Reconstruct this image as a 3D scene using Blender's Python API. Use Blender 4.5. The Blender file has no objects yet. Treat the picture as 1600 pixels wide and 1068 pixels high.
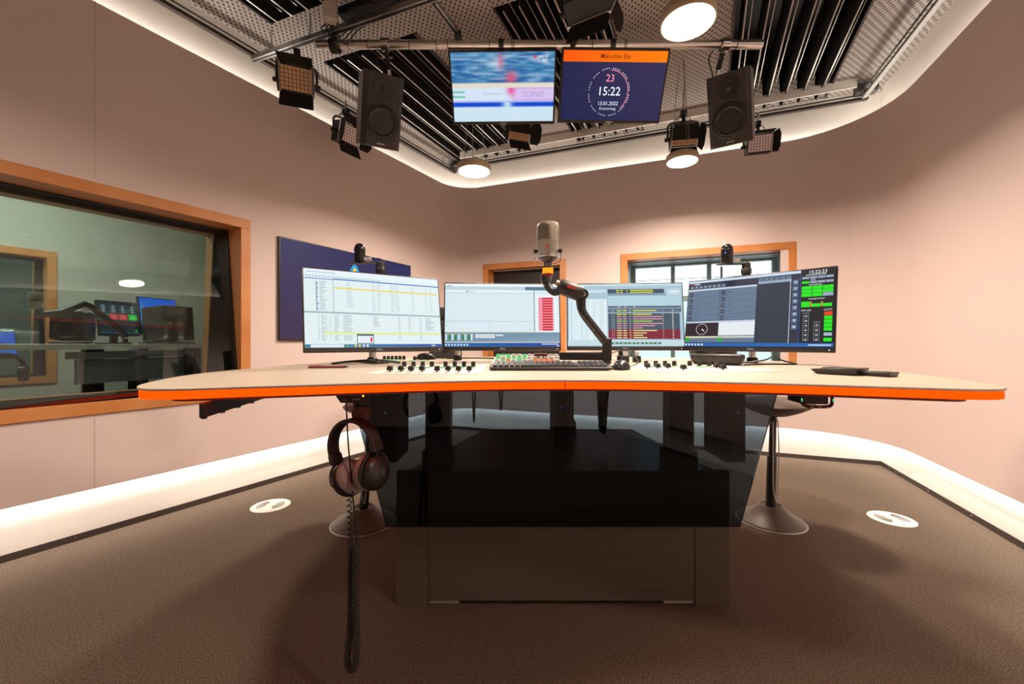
import bpy, math, random
from mathutils import Vector, Matrix

random.seed(7)
SC = bpy.context.scene
COL = SC.collection
PI = math.pi

# ------------------------------------------------------------------ camera
# level camera 1.0 m above the carpet, very wide lens (645 px focal length on 1600 px)
F = 645.0
CAMH = 1.0
cam_d = bpy.data.cameras.new('camera')
cam_d.sensor_width = 36.0
cam_d.lens = F / 1600.0 * 36.0
cam_d.clip_start = 0.02
cam = bpy.data.objects.new('camera', cam_d)
cam.location = (0, 0, CAMH)
cam.rotation_euler = (PI / 2, 0, 0)
COL.objects.link(cam)
SC.camera = cam

# ------------------------------------------------------------------ world, exposure
W = bpy.data.worlds.new('overcast_sky')
SC.world = W
W.use_nodes = True
W.node_tree.nodes['Background'].inputs[0].default_value = (0.86, 0.95, 1.0, 1)
W.node_tree.nodes['Background'].inputs[1].default_value = 2.2
SC.view_settings.view_transform = 'Standard'
SC.view_settings.look = 'None'
SC.view_settings.exposure = 0.0
SC.view_settings.gamma = 1.0
SC.view_settings.use_curve_mapping = False

LAMP = 20.0          # radiance of the round pendant diffusers
BEAM = 39.0         # watts of each pendant's downward beam
COVE_TOP = 10.5      # radiance of the LED strips above the wall panels
COVE_LOW = 16.0      # ... and below them
WARM = (1.0, 0.82, 0.66)
COVE_C = (1.0, 0.90, 0.79)


# ------------------------------------------------------------------ helpers
def lin(c):
    return c / 12.92 if c <= 0.04045 else ((c + 0.055) / 1.055) ** 2.4


def rgb(r, g, b):
    return (lin(r / 255), lin(g / 255), lin(b / 255))


def P(px, py, d):
    """world point seen at photo pixel (px, py) when it lies d metres into the room"""
    return Vector(((px - 800) / F * d, d, CAMH + (534 - py) / F * d))


MATS = {}


def mat(name, col, rough=0.5, metal=0.0, emit=None, strength=0.0, spec=0.5, noise=None, bump=None, sheen=0.0):
    if name in MATS:
        return MATS[name]
    m = bpy.data.materials.new(name)
    m.use_nodes = True
    nt = m.node_tree
    b = nt.nodes['Principled BSDF']
    b.inputs['Base Color'].default_value = (*col, 1)
    b.inputs['Roughness'].default_value = rough
    b.inputs['Metallic'].default_value = metal
    b.inputs['Specular IOR Level'].default_value = spec
    if emit:
        b.inputs['Emission Color'].default_value = (*emit, 1)
        b.inputs['Emission Strength'].default_value = strength
    if noise or bump:
        tc = nt.nodes.new('ShaderNodeTexCoord')
        mp = nt.nodes.new('ShaderNodeMapping')
        nt.links.new(tc.outputs['Object'], mp.inputs[0])
    if noise:           # (scale xyz, second colour, low, high)
        sc, c2, lo, hi = noise
        mp.inputs['Scale'].default_value = sc
        n = nt.nodes.new('ShaderNodeTexNoise')
        n.inputs['Scale'].default_value = 1.0
        n.inputs['Detail'].default_value = 5
        nt.links.new(mp.outputs[0], n.inputs['Vector'])
        r = nt.nodes.new('ShaderNodeValToRGB')
        r.color_ramp.elements[0].position = lo
        r.color_ramp.elements[0].color = (*c2, 1)
        r.color_ramp.elements[1].position = hi
        r.color_ramp.elements[1].color = (*col, 1)
        nt.links.new(n.outputs['Fac'], r.inputs[0])
        nt.links.new(r.outputs[0], b.inputs['Base Color'])
    if bump:            # (scale, strength, distance)
        n2 = nt.nodes.new('ShaderNodeTexNoise')
        n2.inputs['Scale'].default_value = bump[0]
        n2.inputs['Detail'].default_value = 3
        nt.links.new(tc.outputs['Object'], n2.inputs['Vector'])
        bp = nt.nodes.new('ShaderNodeBump')
        bp.inputs['Strength'].default_value = bump[1]
        bp.inputs['Distance'].default_value = bump[2]
        nt.links.new(n2.outputs['Fac'], bp.inputs['Height'])
        nt.links.new(bp.outputs[0], b.inputs['Normal'])
    MATS[name] = m
    return m


def emitter(name, col, strength):
    if name in MATS:
        return MATS[name]
    m = bpy.data.materials.new(name)
    m.use_nodes = True
    nt = m.node_tree
    nt.nodes.clear()
    e = nt.nodes.new('ShaderNodeEmission')
    e.inputs[0].default_value = (*col, 1)
    e.inputs[1].default_value = strength
    o = nt.nodes.new('ShaderNodeOutputMaterial')
    nt.links.new(e.outputs[0], o.inputs[0])
    MATS[name] = m
    return m


def glass(name, tint, ior=1.5, rough=0.0):
    """thin pane: see-through tint plus a Fresnel reflection"""
    m = bpy.data.materials.new(name)
    m.use_nodes = True
    nt = m.node_tree
    nt.nodes.clear()
    t = nt.nodes.new('ShaderNodeBsdfTransparent')
    t.inputs[0].default_value = (*tint, 1)
    g = nt.nodes.new('ShaderNodeBsdfGlossy')
    g.inputs['Roughness'].default_value = rough
    f = nt.nodes.new('ShaderNodeFresnel')
    f.inputs[0].default_value = ior
    mx = nt.nodes.new('ShaderNodeMixShader')
    o = nt.nodes.new('ShaderNodeOutputMaterial')
    nt.links.new(f.outputs[0], mx.inputs[0])
    nt.links.new(t.outputs[0], mx.inputs[1])
    nt.links.new(g.outputs[0], mx.inputs[2])
    nt.links.new(mx.outputs[0], o.inputs[0])
    MATS[name] = m
    return m


def perforated(name, col, hole, pitch, rot, rough=0.6):
    """sheet metal with rows of short slots, too fine to model one by one"""
    m = bpy.data.materials.new(name)
    m.use_nodes = True
    nt = m.node_tree
    b = nt.nodes['Principled BSDF']
    b.inputs['Roughness'].default_value = rough
    tc = nt.nodes.new('ShaderNodeTexCoord')
    mp = nt.nodes.new('ShaderNodeMapping')
    mp.inputs['Rotation'].default_value = (0, 0, rot)
    mp.inputs['Scale'].default_value = (1 / pitch, 1 / (pitch * 1.25), 1)
    nt.links.new(tc.outputs['Object'], mp.inputs[0])
    fr = nt.nodes.new('ShaderNodeVectorMath')
    fr.operation = 'FRACTION'
    nt.links.new(mp.outputs[0], fr.inputs[0])
    sb = nt.nodes.new('ShaderNodeVectorMath')
    sb.operation = 'SUBTRACT'
    sb.inputs[1].default_value = (.5, .5, 0)
    nt.links.new(fr.outputs[0], sb.inputs[0])
    ml = nt.nodes.new('ShaderNodeVectorMath')
    ml.operation = 'MULTIPLY'
    ml.inputs[1].default_value = (1, .75, 0)
    nt.links.new(sb.outputs[0], ml.inputs[0])
    ln = nt.nodes.new('ShaderNodeVectorMath')
    ln.operation = 'LENGTH'
    nt.links.new(ml.outputs[0], ln.inputs[0])
    lt = nt.nodes.new('ShaderNodeMath')
    lt.operation = 'LESS_THAN'
    lt.inputs[1].default_value = .235
    nt.links.new(ln.outputs['Value'], lt.inputs[0])
    mx = nt.nodes.new('ShaderNodeMixRGB')
    mx.inputs[1].default_value = (*col, 1)
    mx.inputs[2].default_value = (*hole, 1)
    nt.links.new(lt.outputs[0], mx.inputs[0])
    nt.links.new(mx.outputs[0], b.inputs['Base Color'])
    MATS[name] = m
    return m


class MB:
    """collects faces; build() links them as ONE mesh object"""

    def __init__(s):
        s.v = []
        s.f = []

    def add(s, vs, fs):
        o = len(s.v)
        s.v += [Vector(p) for p in vs]
        s.f += [tuple(i + o for i in f) for f in fs]
        return s

    def bb(s, x0, x1, y0, y1, z0, z1):
        return s.add([(x0, y0, z0), (x1, y0, z0), (x1, y1, z0), (x0, y1, z0), (x0, y0, z1), (x1, y0, z1), (x1, y1, z1), (x0, y1, z1)],
                     [(0, 3, 2, 1), (4, 5, 6, 7), (0, 1, 5, 4), (1, 2, 6, 5), (2, 3, 7, 6), (3, 0, 4, 7)])

    def hexa(s, pts):
        """eight corners: bottom four, then top four"""
        return s.add(pts, [(0, 3, 2, 1), (4, 5, 6, 7), (0, 1, 5, 4), (1, 2, 6, 5), (2, 3, 7, 6), (3, 0, 4, 7)])

    def bar(s, p0, p1, w, h, up=(0, 0, 1)):
        """rectangular bar from p0 to p1"""
        p0, p1 = Vector(p0), Vector(p1)
        d = (p1 - p0).normalized()
        a = d.cross(Vector(up))
        if a.length < 1e-4:
            a = d.cross(Vector((1, 0, 0)))
        a.normalize()
        b = a.cross(d)
        q = []
        for p in (p0, p1):
            q += [p - a * w / 2 - b * h / 2, p + a * w / 2 - b * h / 2, p + a * w / 2 + b * h / 2, p - a * w / 2 + b * h / 2]
        return s.hexa(q)

    def tube(s, pts, r, n=8, cap=True, radii=None, closed=False):
        pts = [Vector(p) for p in pts]
        m = len(pts)
        tg = []
        for i in range(m):
            if closed:
                t = pts[(i + 1) % m] - pts[i - 1]
            else:
                t = pts[min(i + 1, m - 1)] - pts[max(i - 1, 0)]
            tg.append(t.normalized())
        a = tg[0].orthogonal().normalized()
        vs = []
        for i in range(m):
            a = a - tg[i] * a.dot(tg[i])
            a = a.normalized() if a.length > 1e-6 else tg[i].orthogonal().normalized()
            b = tg[i].cross(a)
            rr = radii[i] if radii else r
            vs += [pts[i] + (a * math.cos(2 * PI * k / n) + b * math.sin(2 * PI * k / n)) * rr for k in range(n)]
        fs = []
        for i in range(m if closed else m - 1):
            j = (i + 1) % m
            for k in range(n):
                k2 = (k + 1) % n
                fs.append((i * n + k, i * n + k2, j * n + k2, j * n + k))
        if cap and not closed:
            fs.append(tuple(range(n))[::-1])
            fs.append(tuple((m - 1) * n + k for k in range(n)))
        return s.add(vs, fs)

    def cyl(s, p0, p1, r0, r1=None, n=20):
        return s.tube([p0, p1], r0, n, True, [r0, r0 if r1 is None else r1])

    def lathe(s, prof, n=32, M=None):
        """profile of (radius, z) turned round the z axis"""
        M = M or Matrix()
        vs, fs = [], []
        for r, z in prof:
            vs += [M @ Vector((r * math.cos(2 * PI * k / n), r * math.sin(2 * PI * k / n), z)) for k in range(n)]
        m = len(prof)
        for i in range(m - 1):
            for k in range(n):
                k2 = (k + 1) % n
                fs.append((i * n + k, i * n + k2, (i + 1) * n + k2, (i + 1) * n + k))
        if prof[0][0] > 1e-5:
            fs.append(tuple(range(n))[::-1])
        if prof[-1][0] > 1e-5:
            fs.append(tuple((m - 1) * n + k for k in range(n)))
        return s.add(vs, fs)

    def prism(s, out, z0, z1, M=None):
        M = M or Matrix()
        n = len(out)
        area = sum(out[i][0] * out[(i + 1) % n][1] - out[(i + 1) % n][0] * out[i][1] for i in range(n))
        if area < 0:
            out = out[::-1]
        vs = [M @ Vector((x, y, z0)) for x, y in out] + [M @ Vector((x, y, z1)) for x, y in out]
        fs = [tuple(range(n))[::-1], tuple(range(n, 2 * n))]
        fs += [(i, (i + 1) % n, n + (i + 1) % n, n + i) for i in range(n)]
        return s.add(vs, fs)

    def build(s, name, m, parent=None, smooth=True, bevel=0.0, M=None, seg=2):
        me = bpy.data.meshes.new(name)
        me.from_pydata([tuple(M @ p) if M else tuple(p) for p in s.v], [], s.f)
        me.update()
        if smooth:
            me.polygons.foreach_set('use_smooth', [True] * len(me.polygons))
            me.set_sharp_from_angle(angle=math.radians(38))
        me.materials.append(m)
        o = bpy.data.objects.new(name, me)
        COL.objects.link(o)
        o.parent = parent
        if bevel:
            b = o.modifiers.new('bevel', 'BEVEL')
            b.width = bevel
            b.segments = seg
            b.limit_method = 'ANGLE'
            b.harden_normals = False
        return o


def tag(o, label, cat, group=None):
    o['label'] = label
    o['category'] = cat
    if group:
        o['group'] = group
    return o


def struct(o, label=None, cat=None):
    o['kind'] = 'structure'
    if label:
        o['label'] = label
    if cat:
        o['category'] = cat
    return o


def thing(name, loc, rz=0.0, label=None, cat=None, group=None):
    o = bpy.data.objects.new(name, None)
    o.empty_display_size = 0.05
    COL.objects.link(o)
    o.location = loc
    o.rotation_euler = (0, 0, rz)
    if label:
        tag(o, label, cat, group)
    return o


def copy_tree(o, parent=None):
    c = o.copy()
    COL.objects.link(c)
    c.parent = parent
    for ch in list(o.children):
        copy_tree(ch, c)
    return c


def smoothpath(pts, k=6, closed=False):
    pts = [Vector(p) for p in pts]
    n = len(pts)
    out = []
    for i in range(n if closed else n - 1):
        if closed:
            a, b, c, d = pts[i - 1], pts[i], pts[(i + 1) % n], pts[(i + 2) % n]
        else:
            a, b, c, d = pts[max(i - 1, 0)], pts[i], pts[i + 1], pts[min(i + 2, n - 1)]
        for j in range(k):
            t = j / k
            out.append(.5 * ((2 * b) + (c - a) * t + (2 * a - 5 * b + 4 * c - d) * t * t + (3 * b - a - 3 * c + d) * t ** 3))
    if not closed:
        out.append(pts[-1])
    return out


def rot(ax, a):
    return Matrix.Rotation(a, 4, ax)


def tr(x, y, z):
    return Matrix.Translation((x, y, z))


# ------------------------------------------------------------------ materials
M_wall = mat('fabric_wall', (.73, .60, .565), .9, spec=.15, bump=(420, .06, .002))
M_white = mat('white_plaster', (.80, .77, .72), .75, spec=.2)
M_carpet = mat('brown_carpet', (.200, .152, .115), .95, spec=.1, noise=((190, 190, 190), (.085, .060, .043), .36, .64), bump=(170, 1.0, .008))
M_dark = mat('dark_brown_strip', (.045, .030, .026), .6)
M_black = mat('black_paint', (.012, .011, .011), .45)
M_blackm = mat('matt_black', (.016, .014, .013), .75, spec=.3)
M_plastic = mat('black_plastic', (.020, .018, .018), .35)
M_gloss = mat('gloss_black', (.008, .008, .009), .12)
M_alu = mat('brushed_aluminium', (.62, .60, .57), .32, 1.0)
M_steel = mat('galvanised_steel', (.50, .50, .49), .35, 1.0, noise=((30, 30, 30), (.36, .36, .36), .3, .7))
M_chrome = mat('chrome', (.75, .74, .72), .15, 1.0)
M_wood = mat('beech_wood', rgb(214, 146, 86), .42, noise=((5, 60, 5), rgb(198, 124, 64), .3, .7))
M_fabric = mat('charcoal_acoustic_cloth', (.030, .032, .035), .95, spec=.1, bump=(300, .5, .004), noise=((160, 160, 160), (.012, .013, .015), .35, .7))
M_top = mat('pale_desk_surface', (.50, .415, .335), .45, spec=.35, noise=((3, 40, 3), (.46, .38, .305), .3, .7))
M_plinth = mat('grey_brown_panel', (.125, .104, .09), .38, spec=.45, noise=((2, 60, 60), (.105, .087, .075), .3, .7))
M_col = mat('pale_grey_column', (.42, .42, .42), .5)
M_dgrey = mat('dark_grey_casing', (.052, .047, .044), .5)
M_bezel = mat('monitor_bezel', (.028, .022, .019), .35)
M_lgrey = mat('light_grey_plastic', (.45, .45, .46), .45)
M_taupe = mat('taupe_stool_plastic', (.105, .083, .068), .5)
M_red = mat('dark_red_plastic', (.20, .016, .018), .4)
M_perf = perforated('perforated_ceiling_tile', (.37, .325, .295), (.035, .03, .028), .026, -math.radians(25))
M_perfw = perforated('perforated_slat_end', (.42, .37, .34), (.04, .035, .03), .02, 0)
M_glass = glass('window_glass', (.86, .92, .90), 1.50)
M_smoke = glass('smoked_glass', (.28, .34, .39), 1.45)
M_clear = glass('clear_outer_glass', (.90, .97, .97), 1.35)
M_lamp = emitter('lamp_diffuser', WARM, LAMP)
M_cove_t = emitter('cove_led_upper', COVE_C, COVE_TOP)
M_cove_b = emitter('cove_led_lower', (1.0, .91, .81), COVE_LOW)
M_led = emitter('orange_led_band', (1.0, .046, .0005), 2.5)
M_brass = mat('champagne_lamp_housing', (.55, .43, .29), .45, .3)

# ------------------------------------------------------------------ room outline
dL = Vector((.4926, .8703))          # left wall, running away from the camera
nL = Vector((.8703, -.4926))         # into the room
dB = Vector((.9330, -.3604))         # back wall, left to right
nB = Vector((-.3604, -.9330))
dR = Vector((-.3606, -.9327))        # right wall, coming back towards the camera
nR = Vector((-.9327, .3606))
bL = Vector((-2.311, 1.864))
bB = Vector((2.994, 3.349))
GAP = .10
YREAR = -1.8


def meet(p, d, q, e):
    k = d.x * e.y - d.y * e.x
    t = ((q.x - p.x) * e.y - (q.y - p.y) * e.x) / k
    return p + d * t


def atY(p, d, y):
    return p + d * ((y - p.y) / d.y)


def outline(off):
    l, b, r = bL + nL * off, bB + nB * off, bB + nR * off
    return atY(l, dL, YREAR), meet(l, dL, b, dB), meet(b, dB, r, dR), atY(r, dR, YREAR)


def fillet(c, d0, d1, R, n=10):
    """arc that rounds the corner c between direction d0 (arriving) and d1 (leaving)"""
    turn = math.acos(max(-1, min(1, d0.dot(d1))))
    t = R * math.tan(turn / 2)
    a = c - d0 * t
    ctr = a + Vector((d0.y, -d0.x)) * R
    v = a - ctr
    out = []
    for i in range(n + 1):
        an = -turn * i / n
        out.append(ctr + Vector((v.x * math.cos(an) - v.y * math.sin(an), v.x * math.sin(an) + v.y * math.cos(an))))
    return out


def curtain(path, zs, holes=()):
    """vertical sheet along path; holes = (segment, zlevel index)"""
    m = MB()
    nz = len(zs)
    m.add([(p.x, p.y, z) for p in path for z in zs],
          [(i * nz + j, (i + 1) * nz + j, (i + 1) * nz + j + 1, i * nz + j + 1) for i in range(len(path) - 1) for j in range(nz - 1) if (i, j) not in holes])
    return m


def solid(o, t):
    s = o.modifiers.new('thickness', 'SOLIDIFY')
    s.thickness = t
    s.offset = -1
    return o


Z0, Z1, ZC = .268, 2.70, 3.05
pa, pb, pc, pd = outline(GAP)
arc1 = fillet(pb, dL, dB, .34)
arc2 = fillet(pc, dB, dR, .62)
pL0 = bL + nL * GAP
pB0 = bB + nB * GAP


def onL(y):
    return atY(pL0, dL, y)


def onB(x):
    return pB0 + dB * ((x - pB0.x) / dB.x)


# window openings: left wall (to the control room), back wall (daylight) and back wall (dark)
WZ0, WZ1 = .64, 1.795
w1a, w1b = onL(.75), onL(2.706)
w3a, w3b = onB(-.0698 * 4.52), onB(.1302 * 4.188)
w2a, w2b = onB(.2636 * 3.992), onB(.6895 * 3.4736)
BZ0, BZ1 = .64, 1.845
IN = .03
wl = curtain([pa, w1a + dL * IN, w1b - dL * IN] + arc1[:6], [Z0, WZ0 + IN, WZ1 - IN, Z1], {(1, 1)})
wall_left = struct(wl.build('wall_left', M_wall), 'pale fabric wall panel with the wide control room window', 'wall')
path = arc1[5:] + [w3a + dB * IN, w3b - dB * IN, w2a + dB * IN, w2b - dB * IN] + arc2[:6]
k0 = len(arc1[5:])
wb = curtain(path, [Z0, BZ0 + IN, BZ1 - IN, Z1], {(k0, 1), (k0 + 2, 1)})
wall_back = struct(wb.build('wall_back', M_wall), 'pale fabric wall at the far end behind the desk', 'wall')
wr = curtain(arc2[5:] + [pd], [Z0, Z1])
wall_right = struct(wr.build('wall_right', M_wall), 'plain pale fabric wall at the right', 'wall')
wrear = MB().bb(pa.x - .6, pd.x + .6, YREAR - .1, YREAR, 0, 3.2).build('wall_rear', M_wall)
struct(wrear)

ba, bb_, bc, bd = outline(0)
for side, a, b, cap in (('left', ba, bb_, wall_left), ('back', bb_, bc, wall_back), ('right', bc, bd, wall_right)):
    d = (b - a).normalized()
    n = Vector((d.y, -d.x))
    # white wall above the panels, catching the LED light
    o = solid(curtain([a - d * .02, b + d * .02], [2.45, 3.35]).build('upper_wall', M_white, cap, smooth=False), .04)
    # LED ledge hidden behind the panel's upper and lower edge
    p, q = a + n * .006, b + n * .006
    if side == 'left':
        p = atY(p, d, .15)
    if side == 'right':
        q = atY(q, d, .15)
    w = n * .058
    m = MB().add([(p.x, p.y, Z1 - .012), (q.x, q.y, Z1 - .012), (q.x + w.x, q.y + w.y, Z1 - .012), (p.x + w.x, p.y + w.y, Z1 - .012)], [(0, 3, 2, 1)])
    m.build('led_strip', M_cove_t, cap, smooth=False)
    m = MB().add([(p.x, p.y, Z0 + .010), (q.x, q.y, Z0 + .010), (q.x + w.x, q.y + w.y, Z0 + .010), (p.x + w.x, p.y + w.y, Z0 + .010)], [(0, 1, 2, 3)])
    m.build('led_strip', M_cove_b, cap, smooth=False)
    # white skirting with a dark strip along the carpet
    sk = struct(solid(curtain([a - d * .02, b + d * .02], [0, .62]).build('baseboard_' + side, M_white, smooth=False), .04), 'white glowing skirting with dark floor strip, %s wall' % side, 'baseboard')
    st = MB()
    a2, b2 = a + n * .004, b + n * .004
    st.hexa([(a2.x, a2.y, 0), (b2.x, b2.y, 0), (b.x, b.y, 0), (a.x, a.y, 0), (a2.x, a2.y, .034), (b2.x, b2.y, .034), (b.x, b.y, .034), (a.x, a.y, .034)])
    st.build('floor_strip', M_dark, sk, smooth=False)
    L = (b - a).length
    for i in range(int(L / .42)):
        c = a + d * (.25 + .42 * i) + n * .005
        if c.y > .6:
            MB().lathe([(0, 0), (.0035, 0), (.003, .0015), (0, .002)], 8, tr(c.x, c.y, .018) @ rot('Z', math.atan2(n.y, n.x)) @ rot('Y', PI / 2)).build('screw', M_chrome, sk)

fl = MB().bb(-6.5, 5.0, YREAR - .1, 7.2, -.08, 0)
for z0_, z1_ in ((WZ1 + .02, Z1), (Z0, WZ0 - .02)):
    c = onL(2.06) + nL * .0005
    MB().add([(c.x, c.y, z0_), (c.x + dL.x * .003, c.y + dL.y * .003, z0_), (c.x + dL.x * .003, c.y + dL.y * .003, z1_), (c.x, c.y, z1_)], [(0, 1, 2, 3)]).build('panel_joint', mat('wall_seam_tone', (.50, .41, .38), .9), wall_left, smooth=False)  # thin seam strip, slightly darker than the wall fabric
floor = struct(fl.build('floor', M_carpet, smooth=False), 'brown textured carpet floor', 'floor')

# ------------------------------------------------------------------ ceiling: perforated tiles with black baffle fields
CO = Vector((2.61, 3.47))
e1, e2 = dB, Vector((.4254, .9050))


def cp(a, b):
    return CO + e1 * a + e2 * b


fields = [(-.73, .02), (-2.07, -1.44), (-3.42, -2.64)]
rows = [(-1.86, 0.0), (-4.1, -2.26)]
As = sorted([-7.5, 3.0] + [x for f in fields for x in f])
Bs = sorted([-7.0, 3.2] + [x for r in rows for x in r])
cm = MB()
for i in range(len(As) - 1):
    for j in range(len(Bs) - 1):
        if any(abs(As[i] - f[0]) < 1e-6 for f in fields) and any(abs(Bs[j] - r[0]) < 1e-6 for r in rows):
            continue
        q = [cp(As[i], Bs[j]), cp(As[i + 1], Bs[j]), cp(As[i + 1], Bs[j + 1]), cp(As[i], Bs[j + 1])]
        cm.add([(p.x, p.y, ZC) for p in q], [(3, 2, 1, 0)])
ceiling = struct(cm.build('ceiling', M_perf, smooth=False), 'perforated metal ceiling with black baffle fields', 'ceiling')
slab = MB().bb(-7, 6, -5, 8, 3.42, 3.5).build('slab', M_black, ceiling, smooth=False)
NS = 6
slat_me = None
for f in fields:
    for r in rows:
        m = MB()
        for (a0, b0, a1, b1) in ((f[0], r[0], f[1], r[0]), (f[1], r[0], f[1], r[1]), (f[1], r[1], f[0], r[1]), (f[0], r[1], f[0], r[0])):
            p, q = cp(a0, b0), cp(a1, b1)
            m.add([(p.x, p.y, ZC), (q.x, q.y, ZC), (q.x, q.y, 3.42), (p.x, p.y, 3.42)], [(0, 1, 2, 3)])
        m.build('baffle_recess', M_black, ceiling, smooth=False)
        m = MB()
        for a0 in (f[0], f[1]):
            p, q = cp(a0, r[0]), cp(a0, r[1])
            m.bar((p.x, p.y, ZC - .004), (q.x, q.y, ZC - .004), .014, .012)
        m.build('recess_trim', M_dark, ceiling, smooth=False)
        wf = f[1] - f[0]
        for k in range(NS):
            a = f[0] + wf * (k + .5) / NS
            p0, p1 = cp(a, r[0] + .02), cp(a, r[1] - .02)
            s = MB().bar((p0.x, p0.y, ZC + .10), (p1.x, p1.y, ZC + .10), .014, .24).build('slat', M_blackm, ceiling, smooth=False)
            MB().bar((p0.x, p0.y, ZC - .022), (p1.x, p1.y, ZC - .022), .008, .007).build('slat_edge', M_alu, s, smooth=False)
            a2 = a + wf * .32 / NS
            p0, p1 = cp(a2, r[0] + .02), cp(a2, r[1] - .02)
            MB().bar((p0.x, p0.y, ZC + .03), (p1.x, p1.y, ZC + .03), .005, .005).build('slat_edge', M_alu, s, smooth=False)
            # perforated wedge closing the far end of the gap
            if r[1] == 0.0:
                A0, A1 = a + wf * .12 / NS, a + wf * .86 / NS
                q = [cp(A0, -.01), cp(A1, -.01), cp((A0 + A1) / 2 + .012, -.24), cp((A0 + A1) / 2 - .012, -.24)]
                zz = [ZC, ZC, ZC + .2, ZC + .2]
                MB().add([(q[i].x, q[i].y, zz[i]) for i in range(4)], [(0, 1, 2, 3)]).build('slat_end', M_perfw, ceiling, smooth=False)
# cream edge trim at the far side of the tiles
ea, eb, ec, ed = outline(.24)
m = MB().bar((eb.x, eb.y, ZC - .035), (ec.x, ec.y, ZC - .035), .012, .07)
struct(m.build('trim_1', M_white, smooth=False), 'cream ceiling edge trim above the back rail', 'trim')
# perimeter rails hung on rods
for nm, a, b, off, mt, lab, rods in (
        ('left', 0, 1, .045, M_dark, 'dark hanging rail along the left ceiling edge', (.42, .72, .97)),
        ('back', 1, 2, .135, M_dark, 'dark hanging rail along the back ceiling edge', (.06, .30, .72)),
        ('right', 2, 3, .17, mat('dull_aluminium', (.30, .29, .28), .5, .6), 'bright aluminium hanging rail along the right ceiling edge', (.03, .18, .36))):
    o = outline(off)
    p, q = o[a], o[b]
    root = thing('ceiling_rail', (p.x, p.y, 2.93), 0, lab, 'rail')
    v = q - p
    MB().bar((0, 0, 0), (v.x, v.y, 0), .030, .022).build('channel', mt, root, smooth=False)
    nn = Vector((v.y, -v.x)).normalized() * .028
    MB().tube([(nn.x, nn.y, .022), (nn.x + v.x, nn.y + v.y, .022)], .006, 6).build('cable', M_black, root)
    for t in rods:
        MB().cyl((v.x * t, v.y * t, 0), (v.x * t, v.y * t, ZC - 2.93), .006, n=8).build('rod', M_white, root)

# ------------------------------------------------------------------ windows
def window(name, a, b, z0, z1, yaw, label, depth, fw=.06):
    """a, b = left and right outer corner on the wall face; local x along the wall, y outwards"""
    Wd = (b - a).length
    root = thing(name, (a.x, a.y, z0), yaw)
    struct(root, label, 'window')
    H = z1 - z0
    MB().bb(0, Wd, -.012, depth, H - fw, H).build('frame_head', M_wood, root, bevel=.002)
    MB().bb(0, Wd, -.012, depth, 0, fw).build('frame_sill', M_wood, root, bevel=.002)
    MB().bb(0, fw, -.0125, depth, fw, H - fw).build('frame_jamb', M_wood, root, bevel=.002)
    MB().bb(Wd - fw, Wd, -.0125, depth, fw, H - fw).build('frame_jamb', M_wood, root, bevel=.002)
    return root, Wd, H


yawL = math.atan2(dL.y, dL.x)
yawB = math.atan2(dB.y, dB.x)
win1, W1, H1 = window('window_1', w1a, w1b, WZ0, WZ1, yawL, 'wide beech framed window into the control room', .15)
fw = .06


def lining(root, Wd, H, nt, nb, yt, yb, m, fw, name='lining'):
    """splayed lining between the panes: from nt (top) / nb (bottom) to yt (top) / yb (bottom)"""
    t, e = .012, .006
    x0, x1, z0, z1 = fw - e, Wd - fw + e, fw - e, H - fw + e
    MB().hexa([(x0, nt, z1 - t), (x1, nt, z1 - t), (x1, yt, z1 - t), (x0, yt, z1 - t), (x0, nt, z1), (x1, nt, z1), (x1, yt, z1), (x0, yt, z1)]).build(name + '_head', m, root, smooth=False)
    MB().hexa([(x0, nb, z0), (x1, nb, z0), (x1, yb, z0), (x0, yb, z0), (x0, nb, z0 + t), (x1, nb, z0 + t), (x1, yb, z0 + t), (x0, yb, z0 + t)]).build(name + '_sill', m, root, smooth=False)
    for p, q in ((x0, x0 + t), (x1 - t, x1)):
        MB().hexa([(p, nb, z0), (q, nb, z0), (q, yb, z0), (p, yb, z0), (p, nt, z1), (q, nt, z1), (q, yt, z1), (p, yt, z1)]).build(name + '_jamb', m, root, smooth=False)


def tilted_pane(root, Wd, H, yt, yb, m, fw, name='pane', t=.006):
    z0, z1 = fw, H - fw
    MB().hexa([(fw, yb, z0), (Wd - fw, yb, z0), (Wd - fw, yb + t, z0), (fw, yb + t, z0), (fw, yt, z1), (Wd - fw, yt, z1), (Wd - fw, yt + t, z1), (fw, yt + t, z1)]).build(name, m, root, smooth=False)


lining(win1, W1, H1, .148, .020, .30, .40, M_fabric, fw)
tilted_pane(win1, W1, H1, .145, .017, M_glass, fw)
tilted_pane(win1, W1, H1, .30, .40, M_glass, fw)
for x0, x1 in ((fw, fw + .012), (W1 - fw - .012, W1 - fw)):
    MB().hexa([(x0, .013, fw), (x1, .013, fw), (x1, .024, fw), (x0, .024, fw), (x0, .141, H1 - fw), (x1, .141, H1 - fw), (x1, .152, H1 - fw), (x0, .152, H1 - fw)]).build('seal', M_black, win1, smooth=False)
    MB().hexa([(x0, .407, fw), (x1, .407, fw), (x1, .47, fw), (x0, .47, fw), (x0, .307, H1 - fw), (x1, .307, H1 - fw), (x1, .40, H1 - fw), (x0, .40, H1 - fw)]).build('far_frame_jamb', M_wood, win1, smooth=False)
MB().bb(fw, W1 - fw, .141, .152, H1 - fw - .012, H1 - fw).build('seal', M_black, win1, smooth=False)
MB().bb(fw, W1 - fw, .307, .40, H1 - fw - .008, H1 - fw).build('far_frame_head', M_wood, win1, smooth=False)
MB().bb(fw, W1 - fw, .407, .47, fw, fw + .008).build('far_frame_sill', M_wood, win1, smooth=False)

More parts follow.
